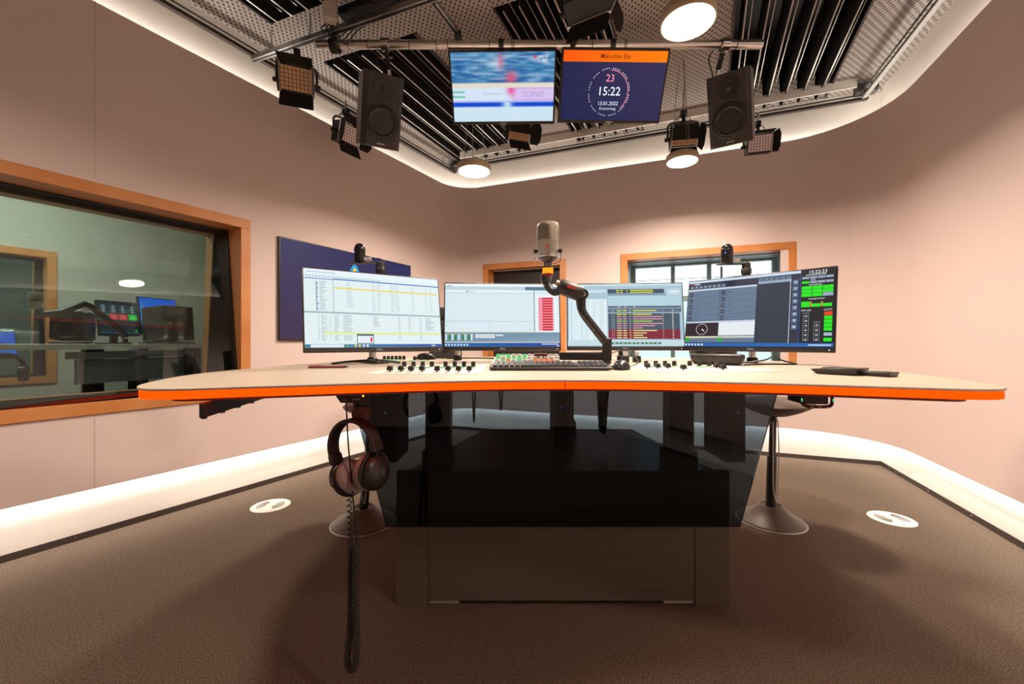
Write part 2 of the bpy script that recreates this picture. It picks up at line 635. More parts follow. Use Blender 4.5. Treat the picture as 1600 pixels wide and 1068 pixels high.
# daylight window in the back wall
win2, W2, H2 = window('window_2', w2a, w2b, BZ0, BZ1, yawB, 'beech framed daylight window behind the right hand monitors', .13)
M_teal = mat('grey_green_frame', (.34, .355, .34), .5)
lining(win2, W2, H2, .13, .13, .34, .34, M_teal, fw)
MB().bb(fw, W2 - fw, .12, .124, fw, H2 - fw).build('pane', M_clear, win2, smooth=False)
for x in (fw, W2 - fw - .05):
    MB().bb(x, x + .05, .34, .40, fw, H2 - fw).build('outer_frame', M_teal, win2, bevel=.003)
for x in (.45, .78):
    MB().bb(x, x + .04, .34, .40, fw + .05, H2 - fw - .02).build('mullion', M_teal, win2, bevel=.003)
MB().bb(.90, .92, .36, .39, fw + .05, H2 - fw - .02).build('mullion', M_teal, win2, bevel=.003)
for z, hh in ((fw, .05), (H2 - fw - .022, .022), (.77, .05)):
    MB().bb(fw + .05, W2 - fw - .05, .34, .40, z, z + hh).build('outer_frame', M_teal, win2, bevel=.003)
for z in (.87, .99):
    MB().bb(fw + .05, W2 - fw - .05, .37, .373, z, z + .006).build('glazing_bar', M_teal, win2, smooth=False)
MB().bb(fw + .05, W2 - fw - .05, .372, .376, fw + .05, .77).build('lower_pane', glass('frosted_lower_glass', (.74, .82, .80), 1.2), win2, smooth=False)

# dark window in the back wall
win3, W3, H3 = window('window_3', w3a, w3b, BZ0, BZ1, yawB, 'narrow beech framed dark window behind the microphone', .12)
MB().bb(fw, W3 - fw, .12, .14, fw, H3 - fw).build('dark_room_sheet', mat('dark_room_beyond', (.022, .017, .015), .5), win3, smooth=False)  # flat dark sheet standing in for the unlit room beyond
MB().bb(fw, fw + .012, .10, .12, fw, H3 - fw).build('inner_bead', M_wood, win3, smooth=False)

# ------------------------------------------------------------------ control room seen through the left window
oC = Vector((pL0.x, pL0.y))


def CR(u, s):
    """control room plan: u along the window wall, s metres beyond its face"""
    p = oC + dL * u - nL * s
    return p


M_crw = mat('control_room_wall', (.52, .49, .42), .9, spec=.1)
FAR = 2.53
# its own window in the far wall
u_r = (Vector((-4.07, 3.69)) - oC).dot(dL)
fz0, fz1, fwid = .64, 1.80, 2.0
a, b = CR(u_r - fwid, FAR), CR(u_r, FAR)
m = curtain([CR(-4.5, FAR), a + dL * .03, b - dL * .03, CR(2.8, FAR)], [0, fz0 + .03, fz1 - .03, 2.6], {(1, 1)})
struct(solid(m.build('wall_beyond', M_crw, smooth=False), .03), 'pale green far wall of the control room behind the glass', 'wall')
for nm, u in (('end', 2.8), ('start', -4.5)):
    p, q = CR(u, .45), CR(u, FAR + 1.8)
    dd = (q - p).normalized()
    mm = MB().bar((p.x, p.y, 1.3), (q.x, q.y, 1.3), .05, 2.7).build('wall_beyond_' + nm, M_crw, smooth=False)
    struct(mm)
p, q = CR(-4.5, .47), CR(-1.26, .47)
struct(MB().bar((p.x, p.y, 1.3), (q.x, q.y, 1.3), .04, 2.7).build('wall_beyond_near', M_crw, smooth=False))
p, q = CR(1.06, .47), CR(2.8, .47)
struct(MB().bar((p.x, p.y, 1.3), (q.x, q.y, 1.3), .04, 2.7).build('wall_beyond_side', M_crw, smooth=False))
pts = [CR(-4.5, .3), CR(2.8, .3), CR(2.8, FAR + 1.8), CR(-4.5, FAR + 1.8)]
struct(MB().add([(p.x, p.y, 2.6) for p in pts], [(0, 1, 2, 3)]).build('ceiling_beyond', M_crw, smooth=False))
pts2 = [CR(-4.5, FAR + 1.8), CR(2.8, FAR + 1.8)]
struct(MB().add([(p.x, p.y, z) for p, z in ((pts2[0], 0), (pts2[1], 0), (pts2[1], 2.6), (pts2[0], 2.6))], [(0, 1, 2, 3)]).build('wall_beyond_third', mat('third_room_wall', (.42, .50, .50), .9), smooth=False))
win4, W4, H4 = window('window_4', a, b, fz0, fz1, yawL, 'beech framed inner window in the control room far wall', .14)
lining(win4, W4, H4, .13, .03, .30, .38, M_fabric, fw)
tilted_pane(win4, W4, H4, .13, .02, glass('inner_window_glass', (.85, .92, .92), 1.2), fw)
for x0, x1 in ((fw, fw + .012), (W4 - fw - .012, W4 - fw)):
    MB().hexa([(x0, .38, fw), (x1, .38, fw), (x1, .44, fw), (x0, .44, fw), (x0, .30, H4 - fw), (x1, .30, H4 - fw), (x1, .37, H4 - fw), (x0, .37, H4 - fw)]).build('far_frame_jamb', M_wood, win4, smooth=False)


def added_ceiling_panel(u, s, w, str_, label):  # unseen light panel, added to brighten the rooms behind the glass
    p = CR(u, s)
    r = thing('unseen_ceiling_light', (p.x, p.y, 2.56), yawL, label, 'light')
    MB().bb(-w / 2, w / 2, -.12, .12, 0, .035).build('housing', M_lgrey, r, bevel=.004)
    MB().bb(-w / 2 + .01, w / 2 - .01, -.11, .11, -.004, 0).build('diffuser', emitter('added_panel_light_%d' % int(str_ * 10), (1.0, 1.0, .92), str_), r, smooth=False)


added_ceiling_panel(.1, 1.6, 1.2, 48.0, 'added unseen ceiling light brightening the control room')
added_ceiling_panel(-1.2, FAR + 1.0, 1.2, 40.0, 'added unseen ceiling light brightening the room beyond the control room')

# ------------------------------------------------------------------ pendant lamps
def pendant(x, y, z, r, label, share=1.0):
    root = thing('pendant_lamp', (x, y, z), 0, label, 'lamp', 'round pendant lamps')
    MB().lathe([(r * .96, .002), (r * .97, -.001), (r, 0), (r * 1.03, .006), (r * 1.04, .024), (r * 1.02, .044), (r * .96, .05), (r * .5, .052), (0, .052)], 40).build('housing', M_brass, root)
    MB().lathe([(0, -.004), (r * .8, -.003), (r * .955, .0), (r * .955, .004), (0, .004)], 40).build('diffuser', M_lamp, root)
    MB().cyl((0, 0, .052), (0, 0, .075), .05, n=20).build('canopy', M_brass, root)
    for k in range(3):
        an = .5 + k * 2 * PI / 3
        MB().tube([(r * .8 * math.cos(an), r * .8 * math.sin(an), .05), (.015 * math.cos(an), .015 * math.sin(an), ZC - z)], .0022, 5).build('wire', M_steel, root)
    ld = bpy.data.lights.new('beam', 'AREA')      # the lamp's own downward beam
    ld.shape = 'DISK'
    ld.size = 1.8 * r
    ld.energy = BEAM * share
    ld.color = WARM
    ld.spread = math.radians(164)
    lo = bpy.data.objects.new('beam', ld)
    COL.objects.link(lo)
    lo.parent = root
    lo.location = (0, 0, -.012)
    return root


pendant(-.27, 2.94, 2.212, .115, 'round pendant lamp at the far left corner below the skating screen')
pendant(1.237, 3.0, 2.307, .108, 'round glowing pendant lamp in front of the right rear spotlight')
pendant(.737, 1.73, 2.335, .108, 'nearest and largest glowing round pendant lamp at the top')
pendant(-1.15, .75, 2.335, .108, 'round pendant lamp overhead towards the control room window, out of view', .55)
pendant(.95, .1, 2.335, .108, 'round pendant lamp overhead towards the plain wall, out of view', .35)

# ------------------------------------------------------------------ the studio desk
ZT = .90
outl = [(-.754, .885), (-.584, .936), (-.367, 1.006), (-.113, 1.07), (.169, 1.089), (.42, 1.062), (.64, 1.006), (.891, .915), (1.006, .879),
        (1.085, .905), (1.15, .99), (1.214, 1.152), (1.30, 1.40), (1.345, 1.60), (1.375, 1.95), (1.36, 2.30), (1.20, 2.58), (.80, 2.74), (.20, 2.80),
        (-.40, 2.72), (-.74, 2.52), (-.86, 2.30), (-.92, 1.955), (-.973, 1.743), (-1.0, 1.43), (-.985, 1.265), (-.93, 1.09), (-.85, .935)]
OUT = [(p.x, p.y) for p in smoothpath([(x, y, 0) for x, y in outl], 6, True)]


def inset(o, d):
    n = len(o)
    area = sum(o[i][0] * o[(i + 1) % n][1] - o[(i + 1) % n][0] * o[i][1] for i in range(n))
    sg = 1 if area > 0 else -1
    r = []
    for i in range(n):
        t = Vector((o[(i + 1) % n][0] - o[i - 1][0], o[(i + 1) % n][1] - o[i - 1][1])).normalized()
        r.append((o[i][0] - t.y * sg * d, o[i][1] + t.x * sg * d))
    return r


DC = Vector((.19, 1.8, 0))
desk = thing('studio_desk', DC, 0, 'curved standing studio desk with glowing orange edge and smoked glass front', 'desk')
MD = tr(-DC.x, -DC.y, 0)
MB().prism(OUT, ZT - .006, ZT, MD).build('tabletop', M_top, desk, bevel=.0015)
MB().prism(inset(OUT, .003), ZT - .024, ZT - .006, MD).build('led_band', M_led, desk, smooth=False)
MB().prism(inset(OUT, .06), ZT - .036, ZT - .024, MD).build('underside', M_dgrey, desk)
MB().bb(.137, .141, 1.0838, 1.0858, ZT - .024, ZT - .006).build('band_joint', emitter('band_joint_red', (.75, .02, .005), 1.0), desk, M=MD, smooth=False)
# smoked glass front
MB().hexa([(-.472, 1.545, .308), (.855, 1.545, .308), (.855, 1.553, .308), (-.472, 1.553, .308), (-.62, 1.545, ZT - .036), (1.01, 1.545, ZT - .036), (1.01, 1.553, ZT - .036), (-.62, 1.553, ZT - .036)]).build('glass_panel', M_smoke, desk, M=MD, smooth=False)
# plinth: box narrowing to the back, with front panels
PZ = .51
MB().hexa([(-.428, 1.590, .01), (.813, 1.590, .01), (.70, 2.42, .01), (-.16, 2.42, .01), (-.428, 1.590, PZ - .02), (.813, 1.590, PZ - .02), (.70, 2.42, PZ - .02), (-.16, 2.42, PZ - .02)]).build('plinth', M_plinth, desk, M=MD, smooth=False)
MB().bb(-.438, -.318, 1.565, 1.588, 0.0, PZ).build('plinth_panel', M_plinth, desk, M=MD, bevel=.0012)
MB().bb(-.3165, .6935, 1.567, 1.588, .018, PZ).build('plinth_panel', M_plinth, desk, M=MD, bevel=.0012)
MB().bb(.695, .825, 1.565, 1.588, 0.0, PZ).build('plinth_panel', M_plinth, desk, M=MD, bevel=.0012)
for x0 in (-.316, .58):
    MB().bb(x0, x0 + .113, 1.575, 1.588, .004, .016).build('foot_shim', M_lgrey, desk, M=MD, smooth=False)
# lifting columns
for x, y in ((-.30, 1.70), (.68, 1.69), (.29, 2.30)):
    c = MB().bb(x - .050, x + .050, y - .04, y + .04, PZ - .02, ZT - .036).build('lifting_column', M_col, desk, M=MD, bevel=.006)
    MB().bb(x - .060, x + .060, y - .05, y + .05, PZ - .02, PZ + .055).build('column_sleeve', M_col, c, M=MD, bevel=.004)
    for dx in (-.024, .024):
        MB().bb(x + dx - .0015, x + dx + .0015, y - .0412, y - .04, PZ + .055, ZT - .036).build('column_groove', M_black, c, M=MD, smooth=False)
MB().bar((-.75, 1.55, ZT - .055), (1.15, 1.60, ZT - .055), .06, .038).build('cross_beam', M_dgrey, desk, M=MD)
MB().bar((-.55, 2.25, ZT - .055), (1.05, 2.25, ZT - .055), .06, .038).build('cross_beam', M_dgrey, desk, M=MD)


def rack_unit(x0, x1, y, z0, label, led, nb=2, depth=.22):
    z1 = ZT - .036
    r = thing('mini_computer', ((x0 + x1) / 2, y, z0), 0, label, 'computer')
    w = (x1 - x0) / 2
    MB().bb(-w, w, 0, depth, 0, z1 - z0).build('casing', M_blackm, r, bevel=.004)
    for i in range(nb):
        MB().lathe([(0, 0), (.006, 0), (.006, .004), (0, .005)], 12, tr(-w * .2, 0, .04 + .034 * i) @ rot('X', PI / 2)).build('jack_socket', M_lgrey, r)
    MB().lathe([(0, 0), (.0028, 0), (0, .002)], 8, tr(w * .2, 0, (z1 - z0) * .55) @ rot('X', PI / 2)).build('indicator', emitter('ind_' + led, {'blue': (.1, .15, 1), 'green': (.2, .9, .1), 'red': (1, .1, .05)}[led], 3.0), r)
    MB().bb(-w * .5, w * .5, -.002, 0, (z1 - z0) * .78, (z1 - z0) * .80).build('badge', M_dgrey, r, smooth=False)
    return r


rack_unit(-.655, -.525, 1.88, .45, 'black mini computer hung under the desk beside the headphones', 'green')
rack_unit(.185, .24, 1.80, .53, 'slim black mini computer hung under the desk centre behind glass', 'blue')
rack_unit(.975, 1.065, 1.88, .45, 'black mini computer hung under the desk at the right end of the glass', 'blue')
# cables hanging under the desk behind the glass
for i, (x, y, zb, w) in enumerate(((-.19, 1.95, .62, .02), (-.07, 2.05, .66, .03), (.42, 2.0, .56, .04), (.36, 1.75, .80, .12), (.08, 1.72, .82, .12), (.86, 1.72, .60, .03))):
    lab = ['black cable hanging just right of the left lifting column', 'black cable with plug hanging between the columns', 'thick black cable bundle hanging right of the rear column', 'thin cable looped under the desk right of centre', 'thin cable looped under the desk left of centre', 'black cable hanging by the right lifting column'][i]
    pts = smoothpath([(x, y, ZT - .052), (x + w * .2, y, (zb + ZT) / 2), (x + w * .5, y, zb), (x + w * .9, y, (zb + ZT) / 2 + .02), (x + w * 1.6, y, ZT - .052)], 6)
    tag(MB().tube(pts, .016 if i == 2 else .004, 6).build('cable', M_black), lab, 'cable')

# ------------------------------------------------------------------ displays
def screen_material():
    m = bpy.data.materials.new('lit_display')
    m.use_nodes = True
    nt = m.node_tree
    b = nt.nodes['Principled BSDF']
    b.inputs['Base Color'].default_value = (.01, .01, .012, 1)
    b.inputs['Roughness'].default_value = .45
    b.inputs['Specular IOR Level'].default_value = .12
    a = nt.nodes.new('ShaderNodeAttribute')
    a.attribute_name = 'Col'
    nt.links.new(a.outputs['Color'], b.inputs['Emission Color'])
    b.inputs['Emission Strength'].default_value = 1.0
    return m


M_screen = screen_material()
_txt = {}


def text_faces(t):
    if t not in _txt:
        cu = bpy.data.curves.new('t', 'FONT')
        cu.body = t
        cu.size = 1.0
        cu.align_x = 'CENTER'
        cu.align_y = 'CENTER'
        cu.resolution_u = 2
        cu.offset = .006
        ob = bpy.data.objects.new('t', cu)
        COL.objects.link(ob)
        dg = bpy.context.evaluated_depsgraph_get()
        me = bpy.data.meshes.new_from_object(ob.evaluated_get(dg))
        _txt[t] = ([(v.co.x, v.co.y) for v in me.vertices], [tuple(p.vertices) for p in me.polygons])
        bpy.data.objects.remove(ob)
        bpy.data.meshes.remove(me)
        bpy.data.curves.remove(cu)
    return _txt[t]


class Art:
    """flat picture shown on a display, w x h metres; x to the right 0..1, y downwards 0..1; the display faces local -y"""

    def __init__(s, w, h, step=.00012):
        s.w, s.h, s.v, s.f, s.c, s.l, s.step = w, h, [], [], [], 0, step

    def pt(s, x, y):
        return ((x - .5) * s.w, -s.l * s.step, (.5 - y) * s.h)

    def poly(s, pts, col, up=True):
        if up:
            s.l += 1
        o = len(s.v)
        s.v += [s.pt(*p) for p in pts]
        cols = col if isinstance(col, list) else [col] * len(pts)
        s.c += cols
        s.f.append(tuple(range(o, o + len(pts))))

    def rect(s, x0, y0, x1, y1, col, up=True):
        s.poly([(x0, y1), (x1, y1), (x1, y0), (x0, y0)], col, up)

    def dashes(s, x, y, n, col, wmax=.1, h=.006, dy=.03, up=True):
        if up:
            s.l += 1
        for i in range(n):
            s.rect(x, y + dy * i, x + wmax * random.uniform(.45, 1), y + dy * i + h, col, False)

    def text(s, t, x, y, size, col, sx=1.0):
        """size = cap height as share of the display height"""
        s.l += 1
        vs, fs = text_faces(t)
        k = size * s.h / .70
        o = len(s.v)
        cx = (x - .5) * s.w
        cz = (.5 - y) * s.h
        s.v += [(cx + px * k * sx, -s.l * s.step, cz + pz * k) for px, pz in vs]
        s.c += [col] * len(vs)
        s.f += [tuple(i + o for i in f) for f in fs]

    def build(s, name, parent, M):
        me = bpy.data.meshes.new(name)
        me.from_pydata([tuple(M @ Vector(p)) for p in s.v], [], s.f)
        at = me.color_attributes.new('Col', 'FLOAT_COLOR', 'POINT')
        for i, c in enumerate(s.c):
            at.data[i].color = (*c, 1)
        me.materials.append(M_screen)
        o = bpy.data.objects.new(name, me)
        COL.objects.link(o)
        o.parent = parent
        return o


cW = rgb(226, 240, 242)
cW2 = rgb(205, 228, 235)
cG = rgb(150, 165, 178)
cInk = rgb(120, 140, 160)


def art_lists(a):
    a.rect(0, 0, 1, 1, cW)
    a.rect(0, 0, 1, .06, rgb(232, 244, 250))
    a.dashes(.02, .035, 1, cInk, .3)
    a.l += 1
    for i in range(26):
        a.rect(.015 + i * .02, .085, .024 + i * .02, .098, cInk, False)
    a.rect(0, .118, .19, .128, rgb(60, 120, 200))
    a.rect(.19, .108, 1, .122, rgb(40, 100, 190))
    a.rect(.189, .12, .193, .55, cG)
    a.dashes(.075, .16, 16, rgb(90, 100, 150), .022, .012, .0235)
    a.dashes(.10, .16, 16, cInk, .05, .006, .0235)
    for x, n, w in ((.28, 16, .05), (.46, 18, .03), (.50, 18, .03), (.60, 18, .04), (.64, 18, .03), (.77, 18, .025), (.88, 18, .02), (.92, 18, .02)):
        a.dashes(x, .15, n, rgb(165, 180, 195), w, .005, .021)
    a.rect(.195, .22, .985, .243, rgb(238, 218, 130))
    a.rect(0, .545, 1, .566, rgb(150, 185, 190))
    for x, n, w in ((.085, 18, .012), (.105, 18, .03), (.135, 16, .01), (.16, 16, .01), (.19, 18, .04), (.25, 18, .08), (.46, 8, .05), (.65, 17, .02), (.73, 12, .02), (.82, 18, .025), (.87, 10, .08)):
        a.dashes(x, .59, n, rgb(130, 150, 165), w, .005, .0185)
    a.rect(.12, .80, .985, .835, rgb(222, 238, 175))
    a.rect(.34, .825, .46, .955, rgb(70, 105, 120))
    a.rect(.345, .85, .455, .945, rgb(232, 240, 244))
    a.rect(.435, .87, .448, .93, rgb(210, 20, 40))
    a.rect(0, .96, 1, 1, [rgb(60, 130, 160), rgb(40, 80, 160), rgb(40, 80, 160), rgb(60, 130, 160)])
    a.rect(.035, .963, .25, 1, rgb(220, 235, 242))
    a.l += 1
    for i, c in enumerate((rgb(90, 190, 90), rgb(60, 150, 220), rgb(240, 220, 90), rgb(240, 220, 80), rgb(220, 240, 250), rgb(240, 250, 250))):
        a.rect(.265 + i * .028, .968, .28 + i * .028, .992, c, False)
    a.dashes(.91, .975, 1, cW, .06, .012)


def art_editor(a):
    a.rect(0, 0, 1, 1, rgb(216, 234, 240))
    a.rect(0, 0, 1, .04, rgb(240, 248, 250))
    a.rect(0, .045, .70, .095, rgb(190, 212, 224))
    a.rect(.70, .045, 1, .10, rgb(88, 118, 140))
    a.dashes(.01, .03, 1, cInk, .1, .01)
    a.rect(.01, .10, .775, .145, rgb(226, 240, 244))
    a.rect(.185, .112, .2, .128, rgb(190, 20, 50))
    a.dashes(.21, .118, 1, cG, .05, .006)
    a.rect(0, .15, .775, .154, cG)
    a.rect(.775, .10, .782, .775, rgb(120, 140, 150))
    a.rect(.79, .17, .985, .765, rgb(232, 242, 248))
    a.rect(.815, .215, .945, .75, rgb(240, 150, 165))
    a.l += 1
    for i in range(13):
        y = .22 + i * .0415
        a.rect(.850, y, .940, y + .026, rgb(205, 18, 38), False)
        a.rect(.945, y + .004, .952, y + .018, rgb(205, 18, 38), False)
    a.rect(0, .60, .775, .605, cG)
    a.rect(.38, .61, .382, .74, rgb(190, 205, 212))
    a.dashes(.01, .625, 2, cG, .04, .006, .05)
    a.rect(0, .775, 1, .93, [rgb(120, 148, 170), rgb(140, 165, 185), rgb(110, 145, 170), rgb(120, 150, 172)])
    a.rect(0, .765, .80, .777, rgb(225, 215, 185))
    a.l += 1
    for i in range(5):
        a.rect(.005 + i * .055, .80, .02 + i * .055, .90, rgb(215, 230, 240), False)
    a.l += 1
    for x in (.035, .085, .15, .20):
        a.rect(x, .80, x + .016, .90, rgb(30, 130, 60), False)
        a.rect(x, .795, x + .016, .815, rgb(200, 190, 60), False)
    a.l += 1
    for i in range(5):
        a.rect(.265 + i * .034, .805, .295 + i * .034, .865, rgb(228, 238, 245), False)
    a.l += 1
    for i in range(5):
        a.rect(.276 + i * .034, .828, .284 + i * .034, .842, rgb(60, 70, 80), False)
    a.rect(.44, .81, .505, .835, rgb(215, 228, 236))
    a.rect(0, .925, 1, .937, [rgb(235, 205, 175), rgb(170, 195, 205), rgb(200, 210, 205), rgb(235, 205, 175)])
    a.rect(0, .94, 1, 1, [rgb(30, 110, 170), rgb(20, 60, 150), rgb(20, 60, 150), rgb(30, 110, 170)])
    a.l += 1
    for i in range(8):
        a.rect(.006 + i * .026, .96, .02 + i * .026, .985, rgb(225, 240, 250), False)
    a.dashes(.84, .955, 1, cW, .15, .012)
    a.dashes(.97, .98, 1, cW, .03, .012)


def art_playlist(a):
    a.rect(0, 0, 1, 1, rgb(168, 196, 210))
    a.rect(0, 0, 1, .03, rgb(200, 225, 235))
    a.rect(.01, .24, .125, .97, rgb(216, 236, 242))
    a.rect(.13, .24, .345, .95, rgb(222, 238, 242))
    a.l += 1
    for i in range(9):
        a.rect(.10 + i * .027, .09, .121 + i * .027, .14, rgb(205, 228, 238), False)
    a.dashes(.03, .27, 33, rgb(90, 110, 125), .012, .006, .0205)
    for x in (.15, .22, .28):
        a.dashes(x, .27, 31, rgb(178, 198, 208), .05, .005, .0215)
    a.rect(.355, .085, .845, .155, rgb(62, 80, 96))
    a.rect(.355, .16, .86, .185, rgb(120, 148, 165))
    yel, pnk, wht, grn = rgb(225, 225, 60), rgb(220, 150, 165), rgb(225, 225, 215), rgb(170, 220, 60)
    for y in (.098, .13):
        for x, w in ((.43, .025), (.465, .02), (.52, .008), (.55, .20)):
            a.rect(x, y, x + w, y + .015, yel)
    a.rect(.87, .085, .985, .19, rgb(190, 214, 226))
    a.rect(.89, .12, .975, .145, rgb(225, 240, 245))
    a.l += 1
    for i in range(3):
        a.rect(.355, .20 + i * .052, .985, .245 + i * .052, rgb(180, 212, 224), False)
    a.rect(.355, .36, .985, .39, rgb(75, 98, 115))
    for x, w in ((.435, .03), (.495, .02), (.575, .02)):
        a.rect(x, .367, x + w, .383, pnk)
    a.rect(.355, .40, .985, .46, rgb(84, 108, 126))
    a.rect(.355, .475, .97, .735, rgb(68, 86, 102))
    a.rect(.355, .735, .97, .885, rgb(128, 36, 56))
    rows_ = [(.425, yel), (.485, yel), (.522, pnk), (.559, pnk), (.594, grn), (.631, pnk), (.666, pnk), (.702, pnk), (.742, rgb(230, 225, 150)), (.781, rgb(230, 225, 150)), (.818, rgb(230, 225, 150)), (.855, rgb(230, 225, 150))]
    a.l += 1
    for i, (y, c) in enumerate(rows_):
        for x, w in ((.387, .004), (.403, .004), (.43, .042), (.483, .032), (.54, .010), (.57, random.uniform(.07, .25) if i not in (2, 3, 5) else .25), (.825, .005), (.905, .012)):
            a.rect(x, y, x + w, y + .016, wht if x in (.387, .403, .825, .905) else c, False)
    a.rect(.0, .90, 1, .985, rgb(196, 220, 228))
    a.l += 1
    for i in range(6):
        a.rect(.375 + i * .073, .935, .44 + i * .073, .965, rgb(30, 105, 70), False)
    a.l += 1
    for i in range(6):
        a.rect(.395 + i * .073, .943, .42 + i * .073, .955, rgb(190, 225, 205), False)


def art_mixer(a):
    s1 = rgb(38, 46, 62)
    a.rect(0, 0, 1, 1, s1)
    a.rect(0, 0, .80, .035, rgb(205, 222, 240))
    a.rect(0, .035, .80, .115, rgb(40, 48, 66))
    a.l += 1
    for i in range(8):
        a.rect(.01 + i * .036, .075, .042 + i * .036, .125, rgb(82, 98, 122), False)
        a.rect(.022 + i * .036, .092, .032 + i * .036, .108, rgb(210, 220, 230), False)
    a.rect(.02, .045, .045, .062, rgb(190, 40, 60))
    a.rect(.047, .045, .09, .062, rgb(210, 215, 225))
    a.rect(0, .132, .52, .158, rgb(200, 214, 228))
    a.rect(0, .158, .52, .62, rgb(96, 118, 144))
    a.l += 1
    for i in range(5):
        for j in range(2):
            x, y = j * .255, .165 + i * .091
            a.rect(x + .012, y + .02, x + .04, y + .08, rgb(55, 66, 86), False)
            a.text('%d' % (i + 1 + 5 * j), x + .026, y + .05, .022, rgb(150, 165, 185))
            a.rect(x + .05, y + .045, x + .09, y + .050, rgb(50, 62, 82), False)
            a.rect(x, y + .088, x + .252, y + .091, rgb(60, 76, 98), False)
    a.rect(.25, .158, .254, .62, rgb(60, 76, 98))
    a.rect(0, .625, .52, .65, rgb(190, 205, 222))
    a.rect(0, .65, .255, .84, rgb(36, 22, 34))
    a.rect(.26, .65, .52, .84, rgb(228, 234, 240))
    # analogue clock
    cx, cy, R, ar = .13, .745, .082, a.h / a.w
    ring = []
    a.l += 1
    for k in range(28):
        t0, t1 = 2 * PI * k / 28, 2 * PI * (k + 1) / 28
        q = [(cx + R * r * ar * math.cos(t), cy + R * r * math.sin(t)) for r, t in ((1, t0), (1, t1), (.93, t1), (.93, t0))]
        a.poly(q, rgb(225, 225, 230), False)
    for an, ln, w in ((.55, .05, .010), (.72, .07, .006)):
        dx, dy = math.cos(an), math.sin(an)
        a.poly([(cx - dy * w * ar, cy + dx * w), (cx + dx * ln * ar, cy + dy * ln), (cx + dy * w * ar, cy - dx * w)], rgb(235, 235, 240))
    a.rect(0, .85, .52, .875, [rgb(230, 215, 160), rgb(200, 205, 210), rgb(200, 210, 215), rgb(235, 225, 175)])
    a.rect(0, .875, .52, .94, rgb(96, 116, 140))
    a.rect(0, .87, .035, .925, rgb(20, 170, 60))
    a.rect(.255, .87, .292, .93, rgb(20, 170, 60))
    a.rect(.53, .10, .745, .135, rgb(150, 170, 192))
    a.rect(.53, .14, .735, .95, rgb(38, 50, 66))
    a.rect(.738, .10, .743, .95, rgb(190, 200, 212))
    a.l += 1
    for i in range(6):
        a.rect(.53 + i * .036, .05, .562 + i * .036, .098, rgb(100, 116, 142), False)
    a.l += 1
    for i in range(8):
        a.rect(.753, .12 + i * .084, .79, .19 + i * .084, rgb(84, 104, 136), False)
        a.rect(.764, .138 + i * .084, .779, .165 + i * .084, rgb(205, 215, 228), False)
    a.rect(.80, 0, .803, .95, rgb(30, 90, 170))
    a.rect(.805, 0, 1, .95, rgb(14, 16, 22))
    a.text('15:22:23', .90, .042, .042, rgb(235, 240, 245), .95)
    a.dashes(.83, .07, 1, rgb(200, 205, 215), .14, .01)
    grn, red, gry = rgb(20, 225, 20), rgb(235, 60, 25), rgb(150, 165, 190)
    a.l += 1
    for i in range(4):
        a.rect(.81 + i * .046, .095, .852 + i * .046, .125, gry, False)
        a.rect(.81 + i * .046, .155, .852 + i * .046, .185, grn if i == 0 else gry, False)
    a.dashes(.86, .135, 1, rgb(190, 195, 205), .05, .01)
    a.dashes(.85, .20, 1, rgb(190, 195, 205), .09, .01)
    a.l += 1
    for i in range(3):
        for j in range(3):
            a.rect(.81 + i * .061, .22 + j * .047, .868 + i * .061, .264 + j * .047, gry if (i, j) == (2, 2) else grn, False)
    a.text('Lautsprecher', .90, .385, .022, rgb(220, 225, 230))
    for x, y, c in ((.81, .42, grn), (.872, .45, grn), (.935, .45, grn)):
        a.rect(x, y, x + .05, .492, c)
    for x in (.862, .924):
        a.rect(x, .425, x + .01, .49, rgb(190, 150, 60))
    a.text('ON AIR', .84, .535, .022, rgb(220, 225, 230))
    a.text('LICHT', .965, .535, .022, rgb(220, 225, 230))
    for x, y0 in ((.825, .56), (.888, .68)):
        a.rect(x, y0, x + .034, .925, rgb(120, 130, 145))
        a.rect(x + .003, y0 + .005, x + .031, .92, rgb(24, 28, 34))
        a.l += 1
        n = int((.92 - y0) / .03)
        for k in range(n):
            a.rect(x + .010, y0 + .012 + k * .03, x + .024, y0 + .026 + k * .03, rgb(200, 205, 210) if k % 2 else rgb(90, 96, 106), False)
    a.rect(.945, .56, .99, .605, red)
    a.l += 1
    for k in range(4):
        a.rect(.945, .612 + k * .048, .99, .655 + k * .048, grn, False)
    a.rect(.945, .82, .99, .86, rgb(165, 180, 205))
    a.rect(.945, .885, .99, .93, grn)
    a.rect(0, .95, 1, 1, rgb(26, 96, 170))
    a.l += 1
    for i in range(6):
        a.rect(.006 + i * .026, .962, .02 + i * .026, .988, rgb(225, 240, 250), False)
    a.dashes(.86, .97, 1, cW, .13, .012)


